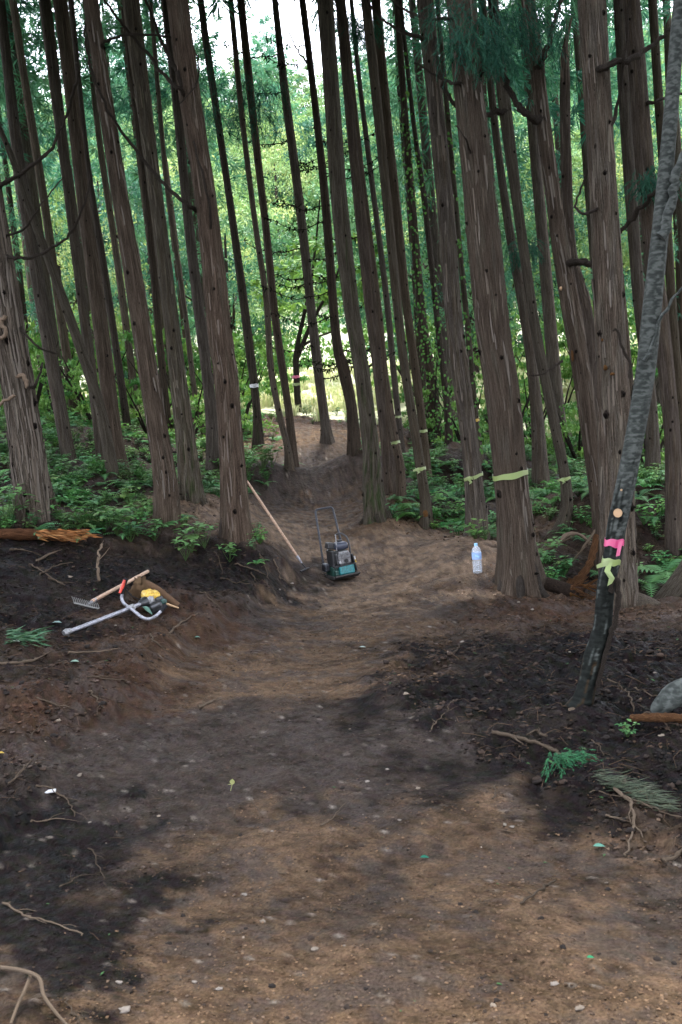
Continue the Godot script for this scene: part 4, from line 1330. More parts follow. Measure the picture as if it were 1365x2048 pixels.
func make_debris() -> void:
	var g1 := "brown twigs lying about on the soil"
	var l1 := "thin brown twig lying on the bare soil"
	var tw := [
		[[[10, 1812], [60, 1838], [110, 1852], [168, 1876]], 7, 4], [[[75, 1575], [105, 1580], [135, 1605], [152, 1640]], 6, 3], [[[20, 1575], [45, 1545], [78, 1510]], 6, 3], [[[120, 1780], [145, 1764], [168, 1752]], 5, 3],
		[[[130, 2000], [148, 2030], [165, 2055]], 5, 3], [[[395, 1418], [412, 1412], [428, 1402]], 9, 5], [[[985, 1468], [1040, 1485], [1100, 1505], [1130, 1512]], 12, 8], [[[1090, 1475], [1075, 1470], [1050, 1472]], 7, 4],
		[[[1228, 1582], [1258, 1612], [1268, 1635], [1258, 1680], [1252, 1715]], 10, 5], [[[1215, 1640], [1240, 1642], [1262, 1640]], 6, 4], [[[1325, 1730], [1345, 1724], [1375, 1716]], 12, 10], [[[1040, 1815], [1070, 1795], [1100, 1772], [1112, 1762]], 8, 5],
		[[[340, 1272], [365, 1250], [396, 1228]], 6, 4], [[[300, 1270], [316, 1290], [340, 1308]], 6, 4], [[[200, 1170], [195, 1140], [198, 1110], [202, 1092]], 6, 4, "u"], [[[75, 1398], [105, 1410], [142, 1418]], 5, 3], [[[180, 1390], [192, 1400], [208, 1420]], 5, 3],
		[[[178, 1357], [210, 1360], [262, 1367]], 4, 3], [[[60, 1480], [78, 1462], [98, 1448]], 4, 2], [[[135, 1308], [180, 1306], [235, 1302]], 6, 4], [[[0, 1332], [40, 1328], [80, 1320]], 9, 7], [[[75, 1125], [95, 1112], [112, 1107]], 7, 5],
		[[[20, 1101], [38, 1102], [52, 1103]], 7, 5], [[[98, 1158], [120, 1166], [128, 1174]], 5, 3], [[[60, 1130], [95, 1150], [128, 1172]], 4, 3], [[[80, 1152], [110, 1135], [145, 1126]], 4, 3], [[[860, 1462], [885, 1435], [910, 1405]], 4, 2], [[[905, 1315], [915, 1300], [925, 1287]], 5, 3],
		[[[1215, 1362], [1245, 1378], [1262, 1400], [1268, 1425]], 5, 4], [[[1185, 1480], [1200, 1500], [1205, 1520]], 3, 2], [[[985, 1600], [992, 1585], [997, 1572]], 6, 4], [[[990, 1660], [1030, 1668]], 3, 2], [[[640, 1655], [665, 1640], [690, 1610]], 4, 2], [[[470, 1635], [480, 1612], [505, 1608], [530, 1640]], 4, 2], [[[1180, 1590], [1230, 1600], [1300, 1620], [1365, 1640]], 4, 3], [[[1290, 1430], [1320, 1445], [1345, 1470]], 4, 3],
		[[[430, 1105], [438, 1125], [446, 1150]], 4, 2], [[[520, 1108], [530, 1130], [536, 1158]], 4, 2], [[[548, 1120], [556, 1140], [562, 1160]], 3, 2], [[[470, 1130], [500, 1138], [530, 1150]], 4, 2], [[[505, 1150], [512, 1165], [516, 1180]], 3, 2], [[[440, 1160], [470, 1168], [500, 1172]], 4, 2],
		[[[400, 1185], [425, 1205], [452, 1228]], 4, 3], [[[560, 1750], [575, 1752]], 4, 3], [[[1270, 1380], [1300, 1392], [1330, 1400]], 4, 3], [[[620, 1265], [650, 1262]], 3, 2], [[[60, 1650], [90, 1645], [130, 1640]], 5, 3], [[[180, 1700], [200, 1740], [230, 1800]], 4, 2],
	]
	for t in tw:
		if t.size() > 3:
			twig_thing("stick", [[200, 1160, 0.04], [196, 1138, 0.12], [198, 1112, 0.2], [204, 1088, 0.26]], 6, 4, M.twig, "upright stick poking out of the dark bank above the rake", "stick", "", 0.0, 1.3)
		else:
			var tx: float = t[0][0][0]; var ty: float = t[0][0][1]
			var where := "on the packed dirt of the trail"
			if tx > 840.0 and ty < 1760.0: where = "on the black soil around the grey sapling"
			elif tx < 420.0 and ty < 1450.0: where = "on the bank around the tools"
			elif tx < 240.0: where = "on the black soil near the pale forked root"
			elif tx < 600.0 and ty < 1200.0: where = "on the cut bank under the large cedar"
			twig_thing("twig", t[0], t[1] * 0.8, t[2] * 0.7, M.twig, "thin brown twig lying " + where, "twig", "twigs " + where, 0.006, rf(0.45, 1.0))
	# forked root in the near corner
	var rt := thing("forked_root", "pale forked root curving over the black soil", "root", hit(0, 1935))
	for q in [[[[-10, 1934, 0.05], [40, 1940, 0.08], [78, 1955, 0.08], [88, 1990, 0.06], [110, 2022, 0.04], [140, 2056, 0.02]], 10, 6], [[[62, 1950, 0.07], [48, 1985, 0.05], [36, 2010, 0.03], [22, 2048, 0.02]], 8, 6]]:
		var mb := MB.new()
		mb.col = Color(1.15, 1.05, 1.0)
		var ps := []
		for p in q[0]: ps.append(hit_lifted(p[0], p[1], p[2]) - rt.position)
		var sp := spline(ps, 7)
		mb.tube(sp, [q[1] * 0.5 * 2.8 / F, q[2] * 0.5 * 2.8 / F], 8)
		part("root", mb.mesh(), M.twig, rt)
	# fallen log with stripped orange bark at the forest edge
	var lg := thing("fallen_log", "fallen log with torn orange bark in front of the shaggy trunk", "log", hit(60, 1085))
	var pa := [hit_lifted(-60, 1066, 0.05), hit_lifted(20, 1068, 0.05), hit_lifted(90, 1070, 0.045), hit_lifted(135, 1076, 0.03)]
	var mb := MB.new()
	var sp := spline(pa, 8)
	var loc := []; var rad := []
	for i in sp.size():
		loc.append(sp[i] - lg.position); rad.append(0.052 + 0.012 * n_b.get_noise_2d(i * 0.3, 4.0))
	mb.col = Color(0.75, 0.7, 0.75)
	mb.tube(loc, rad, 16)
	part("log_body", mb.mesh(), M.fresh_wood, lg)
	mb = MB.new()
	for k in 160:
		var t := rf(0.55, 1.0)
		var p: Vector3 = (loc[int(t * (loc.size() - 2))] as Vector3) + Vector3(rf(-0.02, 0.30), rf(-0.03, 0.05), rf(0.0, 0.07))
		mb.col = Color(1.1, 0.9, 0.7) * rf(0.6, 1.4)
		var dir := Vector3(1, rf(-0.5, 0.1), rf(-0.5, 0.6)).normalized()
		blade(mb, p, dir, dir.cross(Vector3(rf(-1, 1), rf(-1, 1), 1)).normalized(), rf(0.05, 0.16), rf(0.004, 0.012))
	part("torn_bark", mb.mesh(), M.fresh_wood, lg).set_meta("kind", "stuff")
	# log and boulder at the other edge
	var l2 := thing("fallen_log", "thick pale log lying at the foot of the stout cedar", "log", hit(1320, 1250))
	mb = MB.new()
	sp = spline([px(1240, 1192, 8.75), px(1290, 1212, 8.6), px(1340, 1236, 8.45), px(1420, 1262, 8.3)], 8)
	loc = []; rad = []
	for i in sp.size():
		loc.append(sp[i] - l2.position); rad.append(0.095 + 0.015 * n_b.get_noise_2d(i * 0.25, 14.0))
	mb.col = Color(1.3, 1.15, 0.95)
	mb.tube(loc, rad, 18)
	part("log_body", mb.mesh(), M.bark_pale, l2)
	var st := thing("leaning_stump", "broad brown stump root slanting behind the pale log", "stump", hit(1345, 1215))
	mb = MB.new()
	sp = spline([px(1312, 1222, 8.8), px(1345, 1190, 8.8), px(1385, 1145, 8.9), px(1420, 1090, 9.0)], 6)
	loc = []
	for q in sp: loc.append(q - st.position)
	mb.tube(loc, [0.09, 0.13, 0.16], 18)
	part("stump_body", mb.mesh(), M.bark_grey, st)
	var bo := hit(1352, 1435)
	mb = MB.new()
	mb.col = Color(1.3, 1.32, 1.28)
	sp = spline([Vector3(-0.10, 0.02, 0.0), Vector3(-0.05, 0.07, 0), Vector3(0.10, 0.11, -0.05), Vector3(0.7, 0.12, -0.2)], 5)
	mb.tube(sp, [0.03, 0.075, 0.085, 0.09, 0.09, 0.09], 16)
	solo("cut_log", mb.mesh(), M.smooth, bo, "mottled white log end jutting in beside the reddish stick", "log")
	twig_thing("stick", [[1262, 1436, 0.05], [1300, 1434, 0.06], [1340, 1436, 0.06], [1390, 1438, 0.06]], 19, 17, M.fresh_wood, "thick reddish stick lying under the mottled white log", "stick", "", 0.0, 0.9)
	# splintered wood between the big cedars
	var sw := thing("splintered_log", "rotten log with splintered orange wood between the two big cedars", "log", hit(1150, 1205))
	mb = MB.new()
	sp = spline([px(1092, 1168, 9.3), px(1120, 1176, 9.25), px(1150, 1186, 9.15), px(1172, 1190, 9.1)], 6)
	loc = []
	for q in sp: loc.append(q - sw.position)
	mb.col = Color(0.8, 0.7, 0.65)
	mb.tube(loc, [0.07, 0.085, 0.07], 14)
	part("log_body", mb.mesh(), M.bark_dark, sw)
	for k in 22:
		mb = MB.new()
		var p := px(rf(1140, 1185), rf(1165, 1200), 9.0 + rf(-0.08, 0.05)) - sw.position
		var dir := Vector3(1, rf(-0.6, 0.7), rf(-0.4, 0.4)).normalized()
		mb.col = Color(1.5, 1.2, 0.8) * rf(0.6, 1.5)
		mb.tube([p, p + dir * rf(0.06, 0.16)], [rf(0.006, 0.016), 0.002], 4)
		part("splinter", mb.mesh(), M.fresh_wood, sw)
	twig_thing("root", [[1085, 1108, 0.03], [1110, 1090, 0.12], [1140, 1068, 0.2], [1165, 1072, 0.16], [1180, 1090, 0.05]], 11, 6, M.twig, "arched reddish root behind the biggest cedar", "root", "", 0.0, 1.5)
	twig_thing("root", [[1138, 1172, 0.03], [1165, 1150, 0.10], [1185, 1115, 0.22], [1192, 1070, 0.4]], 20, 12, M.fresh_wood, "torn orange root curving up the dark cedar with the amber wound", "root", "", 0.0, 0.7)
	twig_thing("stick", [[1140, 1132, 0.05], [1165, 1098, 0.2], [1190, 1060, 0.4]], 5, 4, M.twig, "slanting dead stick behind the arched root", "stick", "", 0.0, 1.0)
	# root clump beside the brush cutter
	var rc := hit(318, 1205)
	mb = MB.new()
	mb.col = Color(0.75, 0.62, 0.48)
	mb.lump(Transform3D(Basis(), px(283, 1180, -rc.z) - rc), Vector3(0.075, 0.095, 0.07), n_b, 0.9, 2.6, 14, 20)
	mb.col = Color(1.2, 1.0, 0.85)
	var o1 := thing("root_clump", "torn brown root clump with pale wood behind the yellow engine", "root", rc)
	part("clump", mb.mesh(), M.twig, o1)
	mb = MB.new()
	mb.col = Color(0.9, 0.72, 0.6)
	mb.tube(spline([px(290, 1168, -rc.z) - rc, px(312, 1178, -rc.z) - rc, px(338, 1198, -rc.z) - rc, px(356, 1212, -rc.z) - rc], 5), [0.035, 0.05, 0.06, 0.05, 0.035, 0.03], 10)
	part("root", mb.mesh(), M.twig, o1)
	mb = MB.new()
	mb.col = Color(1, 1, 1)
	mb.tube([px(333, 1208, -rc.z - 0.1) - rc, px(358, 1216, -rc.z - 0.1) - rc], [0.012, 0.006], 6)
	part("pale_wood", mb.mesh(), M.cut_wood, o1)
	# fallen cedar spray
	var fs := thing("cedar_spray", "fresh green cedar sprig lying on the black soil", "branch", hit(1120, 1545))
	mb = MB.new()
	for k in 46:
		var a := rf(-2.6, 1.0)
		var L := rf(0.10, 0.26)
		var start := Vector3(rf(-0.03, 0.10), 0.06 + rf(-0.02, 0.03), rf(-0.05, 0.03))
		var dir := Vector3(cos(a) * 0.9, rf(-0.15, 0.25), -sin(a) * 0.55).normalized()
		var last := start
		for s in range(1, 7):
			var u := s / 6.0
			var p := start + dir * L * u + Vector3(0, -0.13 * u * u, 0.03 * u)
			mb.col = Color(0.02, 0.085, 0.04).lerp(Color(0.045, 0.15, 0.065), rng.randf())
			for q in 5:
				var bd := ((p - last).normalized() + Vector3(rf(-1, 1), rf(-1, 1), rf(-1, 1)) * 0.55).normalized()
				blade(mb, last.lerp(p, rf(0, 1)), bd, bd.cross(Vector3(rf(-1, 1), 1, rf(-1, 1))).normalized(), rf(0.02, 0.04), 0.0022)
			last = p
	part("needles", mb.mesh(), M.leaf, fs).set_meta("kind", "stuff")
	var sb := thing("wilted_sprig", "wilted grey green sprig trailing beside the fresh cedar sprig", "branch", hit(1250, 1600))
	mb = MB.new()
	for k in 420:
		var t := rf(0, 1)
		var p := hit(lerpf(1190, 1330, t) + rf(-18, 18), lerpf(1562, 1618, t) + rf(-14, 16)) - sb.position + Vector3(0, rf(0.0, 0.035), 0)
		var dir := Vector3(1, rf(-0.25, 0.25), rf(-0.2, 0.7)).normalized()
		mb.col = Color(0.035, 0.055, 0.032).lerp(Color(0.10, 0.115, 0.075), rng.randf())
		blade(mb, p, dir, dir.cross(Vector3.UP).normalized(), rf(0.03, 0.09), 0.002)
	part("needles", mb.mesh(), M.leaf, sb).set_meta("kind", "stuff")
	var sb2 := thing("wilted_sprig", "wilted green sprig at the foot of the left bank", "branch", hit(40, 1285))
	mb = MB.new()
	for k in 130:
		var p := hit(rf(5, 78), rf(1272, 1292)) - sb2.position + Vector3(0, rf(0.0, 0.05), 0)
		var dir := Vector3(1, rf(-0.4, 0.4), rf(-0.4, 0.7)).normalized()
		mb.col = Color(0.02, 0.06, 0.03).lerp(Color(0.06, 0.12, 0.06), rng.randf())
		blade(mb, p, dir, dir.cross(Vector3(0, 1, rf(-1, 1))).normalized(), rf(0.05, 0.14), 0.008)
	part("needles", mb.mesh(), M.leaf, sb2).set_meta("kind", "stuff")
	# single leaves, a scrap, pale wood chips
	var lv := [[466, 1584, 0.035, Color(0.55, 0.58, 0.25), "pale upright leaf sprouting from the packed trail", 1], [848, 1722, 0.028, Color(0.03, 0.20, 0.13), "small teal leaf flat on the trail", 0], [2, 1512, 0.03, Color(0.60, 0.42, 0.08), "yellow leaf at the edge of the dark soil", 0], [724, 1297, 0.04, Color(0.45, 0.55, 0.50), "pale leaf lying on the trail before the compactor", 0], [1196, 1700, 0.035, Color(0.16, 0.38, 0.28), "pale green leaf beside the bent twig", 0], [1180, 1924, 0.018, Color(0.04, 0.30, 0.14), "tiny bright green leaf on brown trail soil", 0], [394, 1278, 0.04, Color(0.20, 0.38, 0.30), "grey green leaf below the cut bank", 0], [113, 1250, 0.06, Color(0.32, 0.45, 0.42), "crumpled pale leaf beside the brush cutter gear head", 0], [148, 1326, 0.05, Color(0.28, 0.42, 0.32), "curled pale leaf among twigs on the left slope", 0], [30, 1286, 0.05, Color(0.55, 0.6, 0.52), "whitish leaf on the wilted green sprig", 0]]
	for l in lv:
		mb = MB.new()
		mb.col = l[3] * 0.55
		var dir := Vector3(1, 0.15, 0.2).normalized() if l[5] == 0 else Vector3(0.15, 1, 0.1).normalized()
		var side := dir.cross(Vector3.UP if l[5] == 0 else Vector3.BACK).normalized()
		if l[5] == 1:
			mb.tube([Vector3(-0.01, 0, 0), Vector3(0, 0.03, 0)], [0.002, 0.0015], 5)
			leaf_shape(mb, Vector3(0, 0.028, 0), dir, side, l[2], l[2] * 0.35)
			leaf_shape(mb, Vector3(0, 0.028, 0), Vector3(-0.7, 0.35, 0.2).normalized(), Vector3(0.2, 0.2, 0.9).normalized(), l[2] * 0.7, l[2] * 0.22)
		else:
			leaf_shape(mb, Vector3(-l[2] * 0.5, 0.006, 0), dir, side, l[2] * 1.3, l[2] * 0.45)
		solo("fallen_leaf" if l[5] == 0 else "seedling", mb.mesh(), M.leaf, hit(l[0], l[1]) + Vector3(0, 0.004, 0), l[4], "leaf" if l[5] == 0 else "plant")
	mb = MB.new()
	mb.box(Transform3D(Basis(Vector3(0.2, 1, 0.1).normalized(), 0.2), Vector3(0, 0.008, 0)), Vector3(0.055, 0.008, 0.03), 0.003)
	solo("plastic_scrap", mb.mesh(), M.white, hit(101, 1588), "white plastic scrap half sunk in dark soil", "scrap")
	var stones := [[180, 1645, 0.014], [232, 1252, 0.02], [104, 1375, 0.018], [490, 1790, 0.02], [526, 1845, 0.02], [630, 1900, 0.02], [240, 1970, 0.02], [390, 1968, 0.014], [440, 1980, 0.018], [1010, 1650, 0.02], [1025, 1655, 0.016], [800, 1643, 0.014], [1160, 2020, 0.025], [1110, 1970, 0.02], [860, 1255, 0.03], [1065, 1222, 0.03], [1038, 1205, 0.025], [545, 1665, 0.012], [418, 1748, 0.010], [1310, 1350, 0.02], [585, 1168, 0.035], [560, 1180, 0.028], [775, 1540, 0.02], [735, 1565, 0.02], [160, 1552, 0.03], [250, 2022, 0.03], [700, 1460, 0.012], [310, 1215, 0.02], [1140, 1305, 0.02], [925, 1285, 0.03]]
	for s in stones:
		mb = MB.new()
		var w := rf(0.8, 1.7)
		mb.col = Color(w, w * 0.95, w * 0.88)
		mb.lump(Transform3D(Basis(Vector3.UP, rf(0, 6)), Vector3(0, s[2] * 0.1, 0)), Vector3(s[2], s[2] * 0.4, s[2] * rf(0.6, 1.0)) * 0.6, n_b, 0.9, rf(0.4, 1.4), 6, 9)
		solo("stone", mb.mesh(), M.stone_v, hit(s[0], s[1]), "small pale stone pressed into the " + ("black soil around the grey sapling" if s[0] > 840 and s[1] < 1400 else ("bank by the tools" if s[0] < 600 and s[1] < 1400 else "packed trail")), "stone", "small pale stones, " + ("black soil" if s[0] > 840 and s[1] < 1400 else ("bank" if s[0] < 600 and s[1] < 1400 else "trail")))
	# fine litter
	var kinds := []
	mb = MB.new(); mb.tube([Vector3(-0.5, 0, 0), Vector3(0.05, 0.04, 0.02), Vector3(0.5, 0.0, -0.02)], [0.016, 0.006], 4); kinds.append(mb.mesh())
	mb = MB.new(); mb.tube([Vector3(-0.5, 0, 0), Vector3(-0.1, 0.2, 0.15), Vector3(0.2, 0.12, 0.25), Vector3(0.45, -0.05, 0.1)], [0.011, 0.004], 4); kinds.append(mb.mesh())
	mb = MB.new(); mb.lump(Transform3D(), Vector3(0.5, 0.22, 0.35), n_b, 0.8, 0.8, 5, 7); kinds.append(mb.mesh())
	mb = MB.new(); leaf_shape(mb, Vector3(-0.5, 0.06, 0), Vector3(1, 0.05, 0).normalized(), Vector3(0, 0, 1), 1.0, 0.22); kinds.append(mb.mesh())
	var cm := []; var cc := []
	for q in 60000:
		var d := 2.2 + 7.5 * pow(rng.randf(), 1.5)
		var x := rf(-0.37, 0.37) * d
		var m := lat_at(lat_m, x, d)
		if n_b.get_noise_2d(x * 0.5 + 70.0, d * 0.5) < rf(-0.6, 0.45): continue
		var sz := (0.004 + 0.016 * pow(rng.randf(), 3.0)) * (0.8 if m > 0.5 else 1.5) * (0.75 + 0.08 * d)
		cm.append(Transform3D(Basis.from_euler(Vector3(rf(-0.4, 0.4), rf(0, TAU), rf(-0.4, 0.4))).scaled(Vector3(sz, sz * 0.8, sz)), Vector3(x, gh(x, -d) + sz * 0.05, -d)))
		cc.append(soil_color(x + rf(-0.1, 0.1), d + rf(-0.1, 0.1)) * rf(0.45, 1.4))
	tag(scatter("soil_crumbs", kinds[2], M.vcol, cm, cc), "loose crumbs of earth lying on the trail and its edges", "soil", "", "stuff")
	var xf := [[], [], [], []]; var cs := [[], [], [], []]
	for q in 26000:
		var near := q < 15000
		var d := rf(2.3, 7.5) if near else rf(6.5, 13.0)
		var x := rf(-0.38, 0.38) * d
		var m := lat_at(lat_m, x, d)
		var k: int = [0, 2, 2, 2, 3, 1, 3, 2][q % 8]
		if m > 0.3 and (rng.randf() < 0.80 or k == 1): continue
		if n_a.get_noise_2d(x * 1.3 + 7.0, d * 1.3) < rf(-0.7, 0.5): continue
		var s: float = [rf(0.02, 0.17), rf(0.04, 0.16), 0.006 + 0.05 * pow(rng.randf(), 2.5), rf(0.012, 0.04)][k] * (1.0 if m < 0.3 else 0.55)
		var t := rf(0.15, 0.7)
		var c := Color(0.10, 0.065, 0.042) * t
		if k == 2: c = Color(0.016, 0.0135, 0.012).lerp(Color(0.045, 0.031, 0.023), pow(rng.randf(), 2.0))
		if k == 2 and rng.randf() < 0.008: c = Color(0.16, 0.13, 0.10)
		if k == 3 and rng.randf() < 0.06: c = Color(0.035, 0.08, 0.03)
		xf[k].append(Transform3D(Basis(Vector3.UP, rf(0, TAU)) * Basis(Vector3.BACK, rf(-0.25, 0.25)) * Basis().scaled(Vector3.ONE * s), Vector3(x, gh(x, -d) + (0.004 if k != 2 else 0.0), -d)))
		cs[k].append(c)
	for t in TREES:
		if t.d > 13.0: continue
		var b := px(t.p[0][0], t.p[0][1], t.d)
		var R: float = t.p[0][2] * 0.455 * t.d / F
		for q in 110:
			var an := rf(0, TAU)
			var rr := R * 0.9 + absf(rng.randfn()) * 0.22
			var x := b.x + sin(an) * rr; var d := -b.z - cos(an) * rr
			var k: int = [0, 3, 3, 2, 0, 1][q % 6]
			var sz: float = [rf(0.03, 0.13), rf(0.04, 0.12), rf(0.01, 0.03), rf(0.02, 0.05)][k]
			xf[k].append(Transform3D(Basis(Vector3.UP, rf(0, TAU)) * Basis(Vector3.BACK, rf(-0.4, 0.4)) * Basis().scaled(Vector3.ONE * sz), Vector3(x, gh(x, -d) + 0.004, -d)))
			cs[k].append(Color(0.095, 0.055, 0.033) * rf(0.25, 1.0))
	for k in 4:
		tag(scatter("litter", kinds[k], M.vcol, xf[k], cs[k]), ["fine broken twigs strewn over the dark soil", "thin curled rootlets strewn over the dark soil", "crumbs and clods of loose soil", "dry leaf scraps strewn over the soil"][k], "litter", "", "stuff")

# ---------------------------------------------------------------- tools and things people left
func xyz(b: Basis, p: Vector3) -> Transform3D:
	return Transform3D(b, p)

func bxp(called: String, parent: Node3D, m: Material, p: Vector3, s: Vector3, b := 0.008, rot := Vector3.ZERO) -> MeshInstance3D:
	var mb := MB.new()
	mb.box(Transform3D(Basis.from_euler(rot), p), s, b)
	return part(called, mb.mesh(), m, parent)

func tbp(called: String, parent: Node3D, m: Material, pts: Array, rad: Array, sides := 10) -> MeshInstance3D:
	var mb := MB.new()
	mb.tube(pts, rad, sides)
	return part(called, mb.mesh(), m, parent)

func make_compactor() -> void:
	var at := hit(683, 1155)
	var o := thing("plate_compactor", "small teal and black plate compactor standing on the trail", "compactor", at)
	o.rotation = Vector3(0.02, 0.42, 0.05)
	var mb := MB.new()
	mb.box(xyz(Basis(), Vector3(0, 0.022, 0)), Vector3(0.29, 0.022, 0.28), 0.006)
	mb.box(xyz(Basis(Vector3.RIGHT, -0.55), Vector3(0, 0.036, 0.160)), Vector3(0.288, 0.020, 0.075), 0.006)
	mb.box(xyz(Basis(Vector3.RIGHT, 0.55), Vector3(0, 0.036, -0.160)), Vector3(0.288, 0.020, 0.075), 0.006)
	for s in [-1.0, 1.0]: mb.box(xyz(Basis(), Vector3(s * 0.142, 0.036, 0)), Vector3(0.010, 0.028, 0.30), 0.003)
	part("base_plate", mb.mesh(), M.plate, o)
	bxp("engine_bed", o, M.dark_green, Vector3(0.0, 0.085, -0.01), Vector3(0.24, 0.10, 0.20), 0.012)
	bxp("front_cover", o, M.teal, Vector3(0.022, 0.094, 0.118), Vector3(0.175, 0.092, 0.045), 0.014, Vector3(-0.12, 0, 0))
	bxp("vibrator_housing", o, M.dark_green, Vector3(-0.09, 0.075, 0.10), Vector3(0.05, 0.06, 0.05), 0.015)
	bxp("engine_deck", o, M.black_paint, Vector3(0.01, 0.143, 0.01), Vector3(0.25, 0.016, 0.24), 0.004)
	var eng := bxp("engine", o, M.alu, Vector3(0.022, 0.205, 0.035), Vector3(0.155, 0.115, 0.15), 0.022)
	for k in 7: bxp("cooling_fin", eng, M.alu, Vector3(0.022 - 0.055 + k * 0.018, 0.240, 0.114), Vector3(0.006, 0.060, 0.016), 0.002)
	bxp("shroud", eng, M.alu, Vector3(0.022, 0.272, 0.03), Vector3(0.125, 0.035, 0.13), 0.014)
	tbp("starter", eng, M.black_paint, [Vector3(0.03, 0.190, 0.10), Vector3(0.03, 0.190, 0.128)], [0.022], 14)
	tbp("spark_plug", eng, M.white, [Vector3(-0.040, 0.185, 0.10), Vector3(-0.045, 0.180, 0.128)], [0.014, 0.012], 10)
	var tank := bxp("fuel_tank", o, M.tank, Vector3(0.025, 0.338, 0.01), Vector3(0.155, 0.085, 0.14), 0.036)
	tbp("tank_cap", tank, M.black_paint, [Vector3(0.04, 0.375, -0.02), Vector3(0.04, 0.395, -0.02)], [0.028], 16)
	bxp("air_filter", o, M.black_paint, Vector3(-0.078, 0.352, -0.02), Vector3(0.085, 0.070, 0.10), 0.014, Vector3(0, 0, -0.25))
	bxp("belt_cover", o, M.black_paint, Vector3(-0.085, 0.22, -0.01), Vector3(0.045, 0.18, 0.15), 0.016)
	bxp("muffler", o, M.steel_dark, Vector3(-0.150, 0.130, -0.03), Vector3(0.06, 0.085, 0.10), 0.014)
	bxp("side_guard", o, M.black_paint, Vector3(0.122, 0.155, 0.05), Vector3(0.016, 0.19, 0.15), 0.006, Vector3(0, 0, 0.18))
	bxp("warning_label", o, M.white, Vector3(0.1265, 0.205, 0.128), Vector3(0.014, 0.036, 0.004), 0.001, Vector3(0, 0, 0.18))
	bxp("warning_label", o, M.yellow, Vector3(0.1315, 0.170, 0.128), Vector3(0.014, 0.030, 0.004), 0.001, Vector3(0, 0, 0.18))
	var pts := spline([Vector3(-0.135, 0.10, -0.12), Vector3(-0.118, 0.40, -0.18), Vector3(-0.105, 0.66, -0.235), Vector3(-0.098, 0.705, -0.245), Vector3(-0.07, 0.722, -0.250), Vector3(0.07, 0.722, -0.250), Vector3(0.098, 0.705, -0.245), Vector3(0.105, 0.66, -0.235), Vector3(0.118, 0.40, -0.18), Vector3(0.135, 0.10, -0.12)], 5)
	tbp("handle", o, M.steel_dark, pts, [0.0115], 12)
	tbp("handle_bracket", o, M.black_paint, [Vector3(-0.150, 0.10, -0.12), Vector3(-0.110, 0.10, -0.12)], [0.024], 12)
	tbp("handle_bracket", o, M.black_paint, [Vector3(0.110, 0.10, -0.12), Vector3(0.150, 0.10, -0.12)], [0.024], 12)
	tbp("lifting_bar", o, M.alu, spline([Vector3(-0.045, 0.30, 0.07), Vector3(-0.030, 0.40, 0.045), Vector3(0.0, 0.455, -0.02), Vector3(0.02, 0.44, -0.08)], 5), [0.005], 8)
	tbp("guard_loop", o, M.black_paint, spline([Vector3(0.02, 0.455, -0.05), Vector3(0.065, 0.462, -0.02), Vector3(0.105, 0.42, 0.02), Vector3(0.118, 0.35, 0.04), Vector3(0.115, 0.24, 0.05)], 5), [0.010], 10)
	tbp("fuel_hose", o, M.black_rubber, spline([Vector3(-0.03, 0.31, 0.08), Vector3(-0.06, 0.26, 0.11), Vector3(-0.055, 0.17, 0.115), Vector3(-0.03, 0.13, 0.13)], 5), [0.005], 7)

